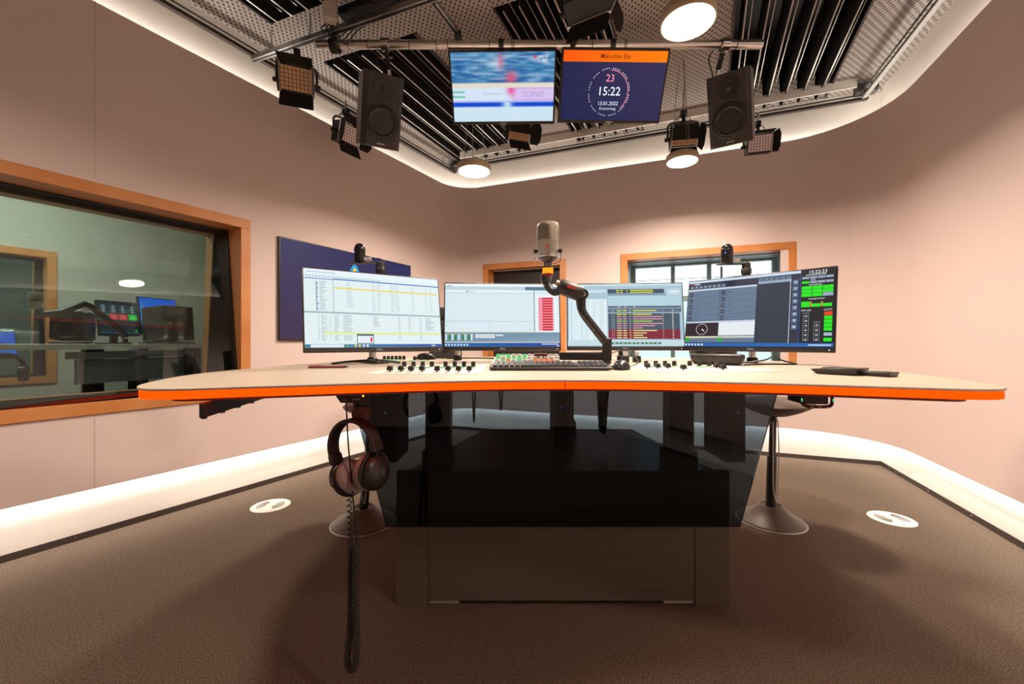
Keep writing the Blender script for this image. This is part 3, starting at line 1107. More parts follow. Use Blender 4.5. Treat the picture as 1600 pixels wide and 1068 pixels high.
def monitor(name, X, Y, yaw, tilt, label, art, w=.612, h=.363, zc=1.136, post=(0, .13), silver=True):
    """desktop display on a post; local -y faces the user"""
    root = thing(name, (X, Y, ZT), yaw, label, 'monitor', 'computer monitors on the desk')
    M = tr(0, 0, zc - ZT) @ rot('X', -tilt)
    MB().bb(-w / 2, w / 2, 0, .012, -h / 2, h / 2).build('bezel', M_bezel, root, bevel=.003, M=M)
    MB().hexa([(-w * .46, .012, -h * .46), (w * .46, .012, -h * .46), (w * .3, .045, -h * .3), (-w * .3, .045, -h * .3), (-w * .46, .012, h * .46), (w * .46, .012, h * .46), (w * .3, .045, h * .3), (-w * .3, .045, h * .3)]).build('back_cover', M_plastic, root, bevel=.006, M=M)
    bt, bb, bs = .006, .021, .006
    a = Art(w - 2 * bs, h - bt - bb)
    art(a)
    a.build('screen', root, M @ tr(0, -.0006, (bb - bt) / 2))
    t = Art(w, h)
    t.text('DELL', .5, 1 - .028, .026, rgb(170, 165, 160))
    o = t.build('logo', root, M @ tr(0, -.0006, 0))
    MB().bb(w / 2 - .022, w / 2 - .018, -.002, 0, -h / 2 + .008, -h / 2 + .012).build('power_light', emitter('white_led', (1, 1, 1), 1.2), root, M=M, smooth=False)
    px, py = post
    p = MB().cyl((px, py, 0), (px, py, zc - ZT + .06), .016, n=18).build('post', M_alu if silver else M_black, root)
    MB().lathe([(0, 0), (.024, 0), (.024, .022), (.020, .026), (0, .026)], 20, tr(px, py, 0)).build('post_foot', M_black, root)
    MB().bar((px, py, zc - ZT), (0, .04, zc - ZT), .03, .03).build('mount_arm', M_black, root)
    MB().bb(-.05, .05, .040, .056, -.05, .05).build('mount_plate', M_black, root, bevel=.003, M=M)
    return root


R_ = math.radians
monitor('desk_monitor', -.617, 1.90, R_(34), R_(9), 'leftmost desk monitor showing white list tables with yellow rows', art_lists, w=.625, h=.370, zc=1.138, post=(0, .09))
monitor('desk_monitor', -.05, 2.20, R_(3.5), R_(7), 'desk monitor with blank white page and red text column', art_editor, w=.622, h=.366, post=(-.245, .10))
monitor('desk_monitor', .598, 2.19, R_(-4.5), R_(7), 'desk monitor with playlist rows in slate and dark red', art_playlist, post=(.0, .10), silver=False)
monitor('desk_monitor', 1.105, 1.895, R_(-46), R_(10), 'rightmost desk monitor with slate mixer page and bright green buttons', art_mixer, post=(-.03, .10))


# ------------------------------------------------------------------ screens hung from the ceiling and on the wall
def flat_tv(name, loc, yaw, tilt, w, h, label, art, bez=.012, chin=.018, depth=.045):
    root = thing(name, loc, yaw, label, 'screen')
    M = rot('X', tilt)
    MB().bb(-w / 2, w / 2, 0, depth, -h / 2, h / 2).build('casing', M_bezel, root, bevel=.003, M=M)
    a = Art(w - 2 * bez, h - bez - chin)
    art(a)
    a.build('picture', root, M @ tr(0, -.0006, (chin - bez) / 2))
    MB().bb(-.022, .022, -.0015, 0, -h / 2 + .004, -h / 2 + .010).build('badge', M_alu, root, M=M, smooth=False)
    return root


def art_skating(a):
    nx, ny = 72, 44
    rnd = random.Random(3)
    streak = [[rnd.random() for _ in range(14)] for _ in range(ny)]
    base = len(a.v)
    a.l += 1

    def colr(x, y, j):
        t = x * 13
        i = min(int(t), 12)
        n = streak[j][i] * (1 - (t - i)) + streak[j][i + 1] * (t - i)
        if y < .44:
            r, g, b = 40 + 120 * n * n, 85 + 95 * n, 150 + 60 * n
            blob = math.exp(-((x - .42) / .12) ** 2 - ((y - .15) / .09) ** 2)
            r, g, b = r + 90 * blob, g + 60 * blob, b + 30 * blob
            fig = math.exp(-((x - .58) / .055) ** 2 - ((y - .36) / .09) ** 2) + .6 * math.exp(-((x - .48) / .03) ** 2 - ((y - .12) / .12) ** 2)
            r, g, b = r + (215 - r) * min(.85, fig), g + (85 - g) * min(.85, fig), b + (125 - b) * min(.85, fig)
        elif y < .50:
            r, g, b = 226, 220, 205
        elif y < .69:
            r, g, b = 214, 228, 246
            if x > .58:
                r, g, b = 214, 196, 240
            if x < .12 and int(y * 44) % 3 == 0:
                r, g, b = 60, 190, 160
            fig = math.exp(-((x - .58) / .04) ** 2 - ((y - .53) / .08) ** 2)
            r, g, b = r + (230 - r) * fig, g + (90 - g) * fig, b + (150 - b) * fig
        elif y < .71:
            r, g, b = 180, 190, 240
        elif y < .775:
            r, g, b = 10, 75, 205
            fig = math.exp(-((x - .54) / .05) ** 2)
            r, g, b = r + 190 * fig, g + 150 * fig, b + 40 * fig
        else:
            r, g, b = 200 + 10 * n, 228, 242
        return rgb(*[max(0, min(255, q)) for q in (r, g, b)])
    for j in range(ny):
        for i in range(nx):
            x, y = i / (nx - 1), j / (ny - 1)
            a.v.append(a.pt(x, y))
            a.c.append(colr(x, y, j))
    for j in range(ny - 1):
        for i in range(nx - 1):
            q = base + j * nx + i
            a.f.append((q, q + nx, q + nx + 1, q + 1))
    a.rect(.80, .055, .825, .085, rgb(225, 50, 60))
    a.text('SPORT LIVE', .892, .07, .028, rgb(250, 250, 255), .75)
    a.dashes(.88, .10, 2, rgb(240, 245, 255), .075, .012, .026)
    a.text('TALLINN, ESTONIA', .39, .585, .035, rgb(168, 178, 210), .8)
    a.text('SUINO', .80, .60, .085, rgb(182, 160, 216), 1.05)
    a.rect(.62, .505, 1, .512, rgb(200, 110, 190))
    a.rect(.60, .675, 1, .681, rgb(190, 110, 200))


def art_clock(a):
    a.rect(0, 0, 1, 1, [rgb(28, 34, 78), rgb(44, 44, 84), rgb(58, 50, 84), rgb(36, 38, 80)])
    a.rect(0, 0, 1, .155, [rgb(255, 92, 8), rgb(255, 130, 6), rgb(255, 130, 4), rgb(255, 86, 14)])
    a.text('Mikrofon Ein', .5, .080, .066, rgb(110, 36, 6), 1.02)
    cx, cy, ar = .47, .585, a.h / a.w
    R0 = .345
    a.l += 1
    for k in range(60):
        if k % 5 == 0:
            continue
        t = 2 * PI * k / 60
        x, y = cx + R0 * ar * math.sin(t), cy - R0 * math.cos(t)
        a.rect(x - .0065 * ar, y - .0075, x + .0065 * ar, y + .0075, rgb(235, 240, 250), False)
    a.l += 1
    for k in range(23):
        t0, t1 = 2 * PI * k / 60, 2 * PI * (k + 1) / 60
        a.poly([(cx + R0 * r * ar * math.sin(t), cy - R0 * r * math.cos(t)) for r, t in ((.915, t0), (.915, t1), (.945, t1), (.945, t0))], rgb(250, 150, 175), False)
    a.text('23', cx, cy - .20, .105, rgb(250, 150, 175))
    a.text('15:22', cx, cy - .01, .125, rgb(235, 250, 255))
    a.text('13.01.2022', cx, cy + .165, .056, rgb(220, 235, 250))
    a.text('Donnerstag', cx, cy + .24, .042, rgb(200, 215, 240))


TVW, TVH = .672, .408
t1 = P(786, 138, 2.64)
t2 = P(957, 136, 2.64)
flat_tv('ceiling_screen', t1, R_(-1), R_(29), TVW, TVH, 'ceiling screen showing the ice skating broadcast', art_skating)
flat_tv('ceiling_screen', t2, R_(1), R_(29), TVW, TVH, 'ceiling screen with orange bar and round clock', art_clock)

# big dark display on the left wall
pw = onL(2.867) + dL * .643 + nL * .022


def art_dark(a):
    a.rect(0, 0, 1, 1, [rgb(62, 46, 78), rgb(36, 38, 84), rgb(40, 44, 92), rgb(40, 42, 88)])
    # small blue and yellow triangle emblem
    x, y = .492, .150
    a.poly([(x - .046, y + .075), (x + .046, y + .075), (x + .012, y - .022), (x - .012, y - .022)], rgb(20, 160, 225))
    a.poly([(x - .026, y + .075), (x + .026, y + .075), (x, y + .005)], rgb(250, 215, 70))


flat_tv('wall_screen', (pw.x, pw.y, 1.373), yawL, 0, 1.29, .722, 'large dark blue wall screen with a small triangle emblem', art_dark, bez=.008, chin=.010, depth=.02)

# ------------------------------------------------------------------ leaning stools behind the desk
def stool(x, y, lean, yaw, label):
    root = thing('leaning_stool', (x, y, 0), yaw, label, 'stool', 'leaning stools')
    MB().lathe([(.172, 0), (.174, .004), (.172, .008)], 48).build('base_rim', M_lgrey, root)
    MB().lathe([(.168, .006), (.166, .014), (.150, .024), (.118, .040), (.088, .062), (.068, .084), (.058, .094), (.050, .094), (.044, .085), (0, .080)], 48).build('base', M_taupe, root)
    top = (lean, 0, .62)
    MB().cyl((0, 0, .075), (lean * .5, 0, .36), .024, n=20).build('lower_pole', M_black, root)
    MB().cyl((lean * .5, 0, .35), top,   .018, n=18).build('upper_pole', M_black, root)
    # saddle seat: shell pointing to the sitter
    vs, fs = [], []
    nu, nv = 14, 6
    m = MB()
    prof = [(.02, -.060), (.06, -.050), (.12, -.020), (.165, .012), (.172, .028), (.160, .040), (.10, .046), (0, .048)]
    m.lathe(prof, 36, tr(lean + .015, 0, .635) @ rot('Y', R_(-4)) @ Matrix.Diagonal((1.0, 1.12, .85, 1)))
    m.build('seat', M_taupe, root)
    pts = smoothpath([(lean * .95, -.03, .57), (lean * .5 + .012, -.035, .40), (.016, -.034, .22), (.004, -.036, .12), (-.012, -.034, .2), (lean * .4 - .02, -.032, .34), (lean * .9 - .02, -.02, .56)], 6)
    MB().tube(pts, .003, 6).build('lever_cable', M_lgrey, root)
    return root


stool(1.446, 2.31, .02, R_(10), 'leaning stool with round taupe base standing right of the smoked glass')
stool(-.82, 2.28, .05, R_(20), 'leaning stool with round base standing behind the hanging headphones')

# ------------------------------------------------------------------ floor outlets
def outlet(x, y, label):
    r = thing('floor_outlet', (x, y, 0), 0, label, 'floor outlet', 'round floor air outlets')
    MB().lathe([(0, .0), (.108, 0), (.108, .003), (.104, .005), (.080, .005), (.079, .002), (0, .002)], 56).build('plate', M_white, r)
    for k in range(5):
        r0 = .074 - k * .0095
        for h in (0, 1):
            n = 14
            m = MB()
            for i in range(n):
                q = []
                for an, rr_ in ((i, r0), (i + 1, r0), (i + 1, r0 - .0042), (i, r0 - .0055)):
                    t = R_(-52) + h * PI + R_(104) * an / n
                    q.append((rr_ * math.cos(t), rr_ * math.sin(t), .0070))
                m.add(q, [(0, 1, 2, 3)])
            o = len(m.v)
            m.build('slot', M_black, r, smooth=False)
            # weld the arc into one piece
            me = COL.objects[-1].data
            import bmesh
            bm = bmesh.new()
            bm.from_mesh(me)
            bmesh.ops.remove_doubles(bm, verts=bm.verts, dist=1e-5)
            bm.to_mesh(me)
            bm.free()
    MB().lathe([(.079, .002), (.079, .006), (.0, .006)], 48).build('insert', M_white, r)
    return r


outlet(-1.473, 2.52, 'white round floor outlet on the carpet at the left')
outlet(2.145, 2.333, 'white round floor outlet on the carpet at the right')

# ------------------------------------------------------------------ under the desk edge: jack box, headphones, bracket, hub
UZ = ZT - .036
jb = thing('headphone_jack_box', P(549, 621, 1.11).xy.to_3d() + Vector((0, 0, UZ - .028)), 0, 'black jack box with small lights under the desk above the headphones', 'jack box')
MB().hexa([(-.030, 0, 0), (.048, 0, 0), (.048, .07, 0), (-.014, .07, 0), (-.048, 0, .026), (.048, 0, .026), (.048, .07, .026), (-.048, .07, .026)]).build('casing', M_plastic, jb, bevel=.002)
MB().lathe([(0, 0), (.006, 0), (.006, .010), (.004, .012), (0, .012)], 16, tr(-.012, 0, .012) @ rot('X', PI / 2)).build('jack_plug', M_red, jb)
MB().bb(.030, .034, -.0015, 0, .017, .021).build('orange_light', emitter('orange_dot', (1, .35, .05), 3.5), jb, smooth=False)
for i in range(4):
    MB().bb(.004 + i * .005, .007 + i * .005, -.0012, 0, .008, .011).build('marking', M_lgrey, jb, smooth=False)
hk = thing('headphone_hook', (jb.location.x + .008, 1.155, UZ - .001), 0, 'dark two prong hook holding the headphones under the desk', 'hook')
for x in (-.012, .018):
    MB().bar((x, 0, 0), (x, 0, -.052), .007, .02, (0, 1, 0)).build('prong', M_dgrey, hk)
MB().lathe([(.018, -.016), (.023, -.013), (.024, 0), (.023, .013), (.018, .016)], 20, tr(.003, 0, -.064) @ rot('X', PI / 2)).build('cushion', mat('brown_cushion', (.09, .055, .04), .8), hk)

HP = thing('headphones', P(553, 698, 1.13), R_(-30), 'black studio headphones with grey velour pads hanging under the desk', 'headphones')
HP.rotation_euler = (0, R_(-19), R_(-24))
HP.scale = (1.08, 1.08, 1.08)
arc = []
for i in range(25):
    t = R_(-8 + 196 * i / 24)
    arc.append((.072 * math.cos(t), 0, .068 * math.sin(t)))
band = MB()
for i in range(len(arc)):
    p = Vector(arc[i])
    nrm = Vector((p.x, 0, p.z)).normalized()
    band.v += [p + nrm * .005 + Vector((0, s * .016, 0)) for s in (-1, 1)] + [p - nrm * .005 + Vector((0, s * .016, 0)) for s in (1, -1)]
for i in range(len(arc) - 1):
    for k in range(4):
        band.f.append((i * 4 + k, i * 4 + (k + 1) % 4, (i + 1) * 4 + (k + 1) % 4, (i + 1) * 4 + k))
band.f += [(3, 2, 1, 0), tuple(96 + k for k in range(4))]
band.build('headband', mat('black_leather', (.022, .018, .016), .55), HP, bevel=.002)
for s in (-1, 1):
    tilt_ = R_(10) * s
    cx, cz = s * .040, -.072
    Mc = tr(cx, 0, cz) @ rot('Y', s * (PI / 2 + R_(14)))
    MB().bb(s * .071 - .008, s * .071 + .008, -.017, .017, -.028, -.002).build('band_end', M_plastic, HP, bevel=.003)
    cup = MB().lathe([(.040, -.006), (.044, .0), (.044, .010), (.040, .020), (.030, .027), (.012, .030), (0, .030)], 32, Mc).build('ear_cup', M_plastic, HP)
    MB().lathe([(.018, -.026), (.030, -.028), (.041, -.024), (.045, -.015), (.044, -.006), (.030, -.004), (.018, -.010)], 32, Mc).build('ear_pad', mat('grey_velour', (.36, .33, .32), .95, bump=(600, .6, .003)), HP)
    MB().lathe([(0, .0305), (.009, .0305), (.009, .0315), (0, .0315)], 16, Mc).build('emblem', M_dgrey, cup)
    yk = []
    for i in range(13):
        t = R_(-92 + 184 * i / 12)
        yk.append(Mc @ Vector((-s * .049 * math.cos(t) * (1), .049 * math.sin(t), .008)))
    MB().tube(yk, .0035, 8).build('yoke', M_black, HP)
    MB().tube([(s * .071, 0, -.02), (s * .066, 0, -.034), yk[6]], .004, 8).build('slider', M_black, HP)
    MB().tube(smoothpath([(s * .068, -.014, -.018), (s * .055, -.03, -.035), (cx + s * .02, -.03, cz + .02)], 5), .0013, 5).build('cup_wire', M_black, HP)


# coiled cord: jack -> down -> loop -> up to the cup
def coil(path, r, turns, ppt=9):
    path = smoothpath(path, 12)
    n = int(turns * ppt)
    L = [0]
    for i in range(1, len(path)):
        L.append(L[-1] + (path[i] - path[i - 1]).length)
    out = []
    for i in range(n + 1):
        d = L[-1] * i / n
        k = max(j for j in range(len(L)) if L[j] <= d + 1e-9)
        k = min(k, len(path) - 2)
        t = (d - L[k]) / max(1e-9, L[k + 1] - L[k])
        p = path[k].lerp(path[k + 1], t)
        tg = (path[k + 1] - path[k]).normalized()
        a = tg.cross(Vector((0, 1, 0)))
        a = a.normalized() if a.length > 1e-5 else Vector((1, 0, 0))
        b = tg.cross(a)
        an = 2 * PI * i / ppt
        out.append(p + (a * math.cos(an) + b * math.sin(an)) * r)
    return out


DQ = 1.11
cord = thing('coiled_cord', P(550, 1000, DQ), 0, 'black coiled headphone cord hanging in a loop above the carpet', 'cord')
Mi = tr(*(-Vector(cord.location)))
straight = smoothpath([P(541, 628, DQ - .01), P(544, 690, DQ - .01), P(551, 770, DQ - .012), P(557, 850, DQ - .01)], 6)
MB().tube(straight, .0022, 6).build('straight_lead', M_black, cord, M=Mi)
MB().tube(coil([P(545, 768, DQ + .01), P(546, 800, DQ + .01), P(547, 850, DQ)], .006, 9), .0017, 5).build('stretched_coil', M_black, cord, M=Mi)
MB().tube(coil([P(547, 850, DQ), P(548, 900, DQ), P(548, 960, DQ), P(545, 1000, DQ), P(542, 1034, DQ), P(549, 1045, DQ - .004), P(556, 1034, DQ - .012), P(557, 990, DQ - .014), P(555, 940, DQ - .014), P(557, 850, DQ - .01)],   .0078, 100, 9), .0026, 5).build('tight_coil', mat('cord_rubber', (.045, .038, .032), .6), cord, M=Mi)

# black box under the left end of the desk
bx = thing('under_desk_box', (-.712, 1.03, UZ - .034), R_(10), 'black flat box fixed under the left end of the desk', 'box')
MB().bb(-.006, .006, -.11, .32, 0, .033).build('casing', M_plastic, bx, bevel=.002)
for y in (-.10, -.02, .06, .14):
    MB().lathe([(0, -.003), (.006, -.003), (.006, 0), (0, 0)], 12, tr(0, y, 0)).build('rubber_foot', M_black, bx)
# hub with handle under the right end
hub = thing('usb_hub', (.775, 1.055, UZ - .030), R_(-8), 'black hub with rounded lip and green glints under the right end of the desk', 'hub')
MB().bb(-.028, .034, .004, .08, .006, .029).build('casing', M_plastic, hub, bevel=.003)
MB().tube(smoothpath([(-.034, 0, .026), (-.033, -.002, .012), (-.024, -.004, .003), (0, -.004, .001), (.030, -.004, .003), (.038, -.002, .012), (.039, 0, .026)], 4), .0042, 8).build('lip', M_black, hub)
for x in (-.034, .039):
    MB().bb(x - .0012, x + .0012, -.006, -.004, .014, .022).build('green_glint', emitter('green_dot', (.1, .8, .35), 1.0), hub, smooth=False)
for x in (-.012, .006, .024):
    MB().bb(x - .003, x + .003, -.0095, -.0085, .0005, .0025).build('marking', M_lgrey, hub, smooth=False)

# ------------------------------------------------------------------ things on the desk
# keyboard
kb = thing('keyboard', (.137, 1.505, ZT), R_(-1), 'black computer keyboard near the middle of the desk edge', 'keyboard')
MB().hexa([(-.215, -.072, .003), (.215, -.072, .003), (.215, .072, .004), (-.215, .072, .004), (-.213, -.070, .013), (.213, -.070, .013), (.213, .070, .024), (-.213, .070, .024)]).build('case', M_dgrey, kb, bevel=.003)
MB().bb(-.2, .2, -.065, .065, 0, .003).build('foot', M_black, kb, smooth=False)
km = MB()
for r in range(6):
    y = -.056 + r * .0215
    z = .0135 + (y + .07) / .14 * .011
    x = -.203
    while x < .195:
        w = .0165
        if r == 0 and -.11 < x < -.02:
            w = .105
        if not (.085 < x < .093 or .150 < x < .156) and not (.09 < x < .15 and r == 2):
            km.hexa([(x, y - .0085, z), (x + w, y - .0085, z), (x + w, y + .0085, z + .001), (x, y + .0085, z + .001), (x + .0015, y - .007, z + .005), (x + w - .0015, y - .007, z + .005), (x + w - .0015, y + .006, z + .0065), (x + .0015, y + .006, z + .0065)])
        x += w + .003
ks = km.build('keys', mat('key_caps', (.032, .031, .034), .4), kb, smooth=False)
ks['kind'] = 'stuff'


def mouse(x, y, yaw, label, s=1.0):
    r = thing('computer_mouse', (x, y, ZT), yaw, label, 'mouse')
    vs, fs = [], []
    nu, nv = 18, 7
    m = MB()
    prof = []
    for j in range(nv):
        t = j / (nv - 1)
        prof.append((math.cos(t * PI / 2) ** .7 if j < nv - 1 else 0, math.sin(t * PI / 2)))
    M = Matrix.Diagonal((.031 * s, .055 * s, .034 * s, 1))
    m.lathe([(1.0, 0)] + [(a, .05 + .95 * b) for a, b in prof], 28, M)
    m.build('shell', M_plastic, r)
    MB().lathe([(0, -.002), (.007, -.002), (.007, .002), (0, .002)], 12, tr(0, -.030 * s, .030 * s) @ rot('Y', PI / 2)).build('wheel', M_black, r)
    return r


mouse(.398, 1.50, R_(-20), 'dark mouse right of the keyboard')
mouse(-.495, 2.37, R_(70), 'dark mouse behind the left fader panel', 1.1)
tag(MB().tube(smoothpath([(.40, 1.56, ZT + .012), (.46, 1.62, ZT + .004), (.52, 1.70, ZT + .02), (.50, 1.80, ZT + .06), (.45, 1.86, ZT + .05), (.44, 1.92, ZT + .01), (.46, 2.05, ZT + .004)], 8), .002, 6).build('mouse_cable', M_black), 'thin looped mouse cable in front of the playlist monitor', 'cable')


# fader panels flush in the desk
def fader_panel(x0, x1, y0, y1, front, rear, label, caps_dark=True):
    cx, cy = (x0 + x1) / 2, (y0 + y1) / 2
    r = thing('fader_panel', (cx, cy, ZT), 0, label, 'fader panel')
    MB().bb(x0 - cx, x1 - cx, y0 - cy, y1 - cy, 0, .0015).build('plate', mat('pale_panel', (.72, .66, .58), .4), r, bevel=.0005)
    for i, (x, y) in enumerate(front):
        MB().bb(x - cx - .0015, x - cx + .0015, y0 + .02 - cy, y0 + .15 - cy, .0015, .0019).build('fader_slot', M_black, r, smooth=False)
        MB().hexa([(x - cx - .009, y - cy - .012, .006), (x - cx + .009, y - cy - .012, .006), (x - cx + .009, y - cy + .012, .006), (x - cx - .009, y - cy + .012, .006), (x - cx - .007, y - cy - .009, .021), (x - cx + .007, y - cy - .009, .021), (x - cx + .007, y - cy + .009, .021), (x - cx - .007, y - cy + .009, .021)]).build('fader_knob', M_plastic, r, bevel=.001)
        MB().bb(x - cx - .002, x - cx + .002, y - cy - .003, y - cy + .003, .0015, .007).build('fader_stem', M_black, r, smooth=False)
    for i, (x, y) in enumerate(rear):
        MB().cyl((x - cx, y - cy, .0015), (x - cx, y - cy, .022), .0095, .008, 16).build('rotary_knob', M_plastic, r)
    lit = MB()
    lit2 = MB()
    for i, (x, y) in enumerate(rear):
        for j in range(3):
            yy = y - cy - .05 - j * .028
            (lit if (i + j) % 3 else lit2).bb(x - cx - .010, x - cx + .010, yy - .006, yy + .006, .0015, .004)
    a = lit.build('lit_button', emitter('pale_green_light', (.30, .85, .32), .8), r, smooth=False)
    b = lit2.build('lit_button', emitter('pale_white_light', (.75, .70, .62), .6), r, smooth=False)
    a['kind'] = 'stuff'
    b['kind'] = 'stuff'
    return r


fx = [(-.405 + .0352 * i + (.016 if i > 3 else 0), 1.37 + .006 * (i % 2)) for i in range(8)]
rx = [(-.433 + .037 * i + (.018 if i > 3 else 0), 1.66) for i in range(8)]
fader_panel(-.46, -.10, 1.28, 1.74, fx, rx, 'eight channel fader panel with green buttons left of the keyboard')
rf = [(p - 800) / F * 1.52 for p in (1013, 1029, 1045)] + [(1066 - 800) / F * 1.46]
rr = [(p - 800) / F * 1.70 for p in (1011, 1026, 1040.5, 1055)]
fader_panel(.465, .70, 1.38, 1.78, [(x, y) for x, y in zip(rf, (1.53, 1.53, 1.53, 1.45))], [(x, 1.71) for x in rr], 'four channel fader panel right of the mouse')
rf2 = [((1124 - 800) / F * 1.52, 1.54), ((1132 - 800) / F * 1.45, 1.46)]
rr2 = [((p - 800) / F * 1.70, 1.70) for p in (1077.6, 1093, 1108)]
fader_panel(.703, .90, 1.38, 1.78, rf2, rr2, 'monitoring control panel right of the four channel faders')
fader_panel(-.74, -.58, 2.28, 2.42, [], [(-.72 + .022 * i, 2.33) for i in range(6)], 'small knob panel at the far left behind the list monitor')
fader_panel(-.55, -.42, 2.20, 2.29, [], [(-.53 + .036 * i, 2.25) for i in range(3)], 'small knob panel in front of the rear mouse')

# illuminated key panel in front of the second monitor
kp = thing('key_panel', (.065, 1.735, ZT), R_(-2), 'sloping key panel with coloured lit buttons and orange front edge', 'control panel')
MB().hexa([(-.155, -.075, 0), (.150, -.075, 0), (.150, .075, 0), (-.155, .075, 0), (-.150, -.073, .012), (.145, -.073, .012), (.135, .073, .045), (-.135, .073, .045)]).build('casing', M_lgrey, kp, bevel=.003)
MB().bb(-.149, .144, -.077, -.074, .003, .010).build('orange_edge', emitter('orange_edge_light', (.9, .25, .03), .7), kp, smooth=False)
bt_m = [emitter('btn_green', (.25, .75, .30), .8), mat('btn_grey', (.50, .48, .44), .4), emitter('btn_orange', (1.0, .20, .03), 1.0), mat('btn_dark', (.10, .02, .02), .4), mat('btn_cream', (.62, .58, .50), .4)]
pat = ["gggccgeeegee", "geggggeeeeee", "egoegeeooooe"]
cm_ = {'g': 0, 'c': 4, 'o': 2, 'e': 1, 'd': 3}
for r in range(3):
    for c in range(12):
        x = -.125 + c * .0225
        y = .048 - r * .042
        z = .012 + (y + .073) / .146 * .033
        MB().bb(x - .0085, x + .0085, y - .014, y + .014, z - .002, z + .009).build('button', bt_m[cm_[pat[r][c]]], kp, bevel=.0015)
MB().bb(.030, .085, .012, .04, .034, .052).build('big_button', bt_m[3], kp, bevel=.003)

# microphone arm
AY = 1.64
arm = thing('microphone_boom', P(948, 573, AY).xy.to_3d() + Vector((0, 0, ZT)), 0, 'black jointed microphone arm with glowing orange ring', 'microphone arm')
Ma = tr(*(-Vector(arm.location)))


def A(px, py, d=AY):
    return P(px, py, d)


MB().lathe([(0, 0), (.032, 0), (.032, .008), (.018, .014), (.016, .03), (0, .03)], 24).build('base', M_black, arm)
MB().bar(A(874, 556), A(955, 557), .022, .030).build('lower_bar', M_black, arm, bevel=.003, M=Ma)
MB().bar(A(880, 551, AY - .002), A(942, 550, AY - .002), .004, .004).build('cable_channel', M_alu, arm, M=Ma)
MB().hexa([p for p in (A(940, 561, AY - .014), A(956, 561, AY - .014), A(956, 561, AY + .014), A(940, 561, AY + .014), A(942, 528, AY - .014), A(956, 528, AY - .014), A(956, 528, AY + .014), A(942, 528, AY + .014))]).build('elbow_block', M_black, arm, bevel=.004, M=Ma)
up = [A(909, 466), A(909, 482), A(914, 493), A(930, 514), A(949, 538)]
for i in range(1):
    MB().tube(smoothpath(up, 5), .0165, 12).build('upper_bar', M_black, arm, M=Ma)
MB().tube(smoothpath([A(901, 468, AY - .012), A(903, 482, AY - .014), A(908, 491, AY - .016), A(925, 512, AY - .016), A(944, 536, AY - .014)], 5), .0035, 8).build('strut', M_dgrey, arm, M=Ma)
MB().tube([A(872, 445), A(875, 446.5), A(907, 459), A(911, 460.5)], .03, 24, True, [.025, .031, .031, .025]).build('spring_housing', M_black, arm, M=Ma)
MB().cyl(A(912, 459, AY - .02), A(912, 459, AY + .02), .019, n=24).build('joint', M_black, arm, M=Ma)
MB().cyl(A(912, 459, AY - .024), A(912, 459, AY - .02), .010, n=20).build('joint_cap', M_steel, arm, M=Ma)
# red maker's plate
pl = MB()
for dx0, dx1, dy0, dy1 in ((886, 899, 444.5, 452),):
    d0 = AY - .034
    pl.add([A(dx0, dy0 + 4.5, d0), A(dx1, dy0 + 8.5, d0), A(dx1, dy0 + 3.2, d0), A(dx0, dy0 - .8, d0)], [(0, 1, 2, 3)])
pl.build('red_plate', mat('red_plate', (.45, .05, .04), .4), arm, smooth=False, M=Ma)
neck = smoothpath([A(875, 455), A(866, 457), A(857, 450), A(852, 440), A(851, 430)], 5)
MB().tube(neck, .012, 12, radii=[.013] * len(neck)).build('swan_neck', M_black, arm, M=Ma)
for q in ([A(846, 428, AY - .012), A(846, 440, AY - .014), A(852, 447, AY - .016)], [A(861, 428, AY - .012), A(860, 442, AY - .014), A(864, 448, AY - .016)]):
    MB().tube(smoothpath(q, 5), .0022, 6).build('cable', M_chrome, arm, M=Ma)
MB().cyl(A(869, 441), A(876, 444), .011, n=16).build('swivel', mat('brass_swivel', (.6, .42, .2), .3, 1.0), arm, M=Ma)
c0 = A(856, 433)
MB().lathe([(.012, -.002), (.020, .004), (.0205, .016), (.0205, .018)], 24, Ma @ tr(*c0)).build('collar', M_red, arm)
MB().lathe([(.0208, 0), (.0212, .003), (.0212, .018), (.0208, .021)], 32, Ma @ tr(*A(856, 427.5))).build('light_ring', emitter('on_air_ring', (1.0, .20, .01), 2.2), arm)
MB().lathe([(.0205, 0), (.018, .006), (.015, .012), (.016, .022), (.030, .034), (.040, .040)], 32, Ma @ tr(*A(856, 418.8))).build('funnel', mat('purple_grey_funnel', (.07, .05, .055), .35, .2), arm)  # funnel in its own dark purple-grey

# condenser microphone on the arm
mz = A(856, 400)
mic = thing('microphone', mz, R_(-8), 'silver grey studio microphone with red diamond mounted on the arm', 'microphone')
mic.scale = (1, 1, .90)
M_mic = mat('nickel_mic_body', (.34, .31, .27), .40, .5)
MB().lathe([(.016, -.014), (.034, -.012), (.040, -.003), (.040, .002)], 40).build('cradle', M_alu, mic)
MB().lathe([(.0, -.002), (.030, 0), (.036, .008), (.040, .022), (.0415, .040), (.0415, .058), (.0425, .060), (.0425, .066), (.0, .066)], 40).build('body', M_mic, mic)
mesh_m = mat('mic_mesh', (.17, .135, .095), .6, .4, bump=(900, .9, .004))
MB().lathe([(.0405, .066), (.0405, .128), (.038, .139), (.030, .147), (.015, .150), (0, .151)], 40).build('grille', mesh_m, mic)
MB().tube([(.0425 * math.cos(a), .0425 * math.sin(a) * 0, .066 + .062 * 0) for a in (0,)] and [(-.0415, 0, .066), (-.0415, 0, .128), (-.036, 0, .143), (-.022, 0, .151), (0, 0, .153), (.022, 0, .151), (.036, 0, .143), (.0415, 0, .128), (.0415, 0, .066)], .0032, 8).build('grille_band', M_mic, mic)
MB().add([(0, -.0428, .022), (.0085, -.0425, .034), (0, -.0428, .046), (-.0085, -.0425, .034)], [(0, 1, 2, 3)]).build('diamond_emblem', mat('red_diamond', (.42, .10, .09), .4), mic, smooth=False)
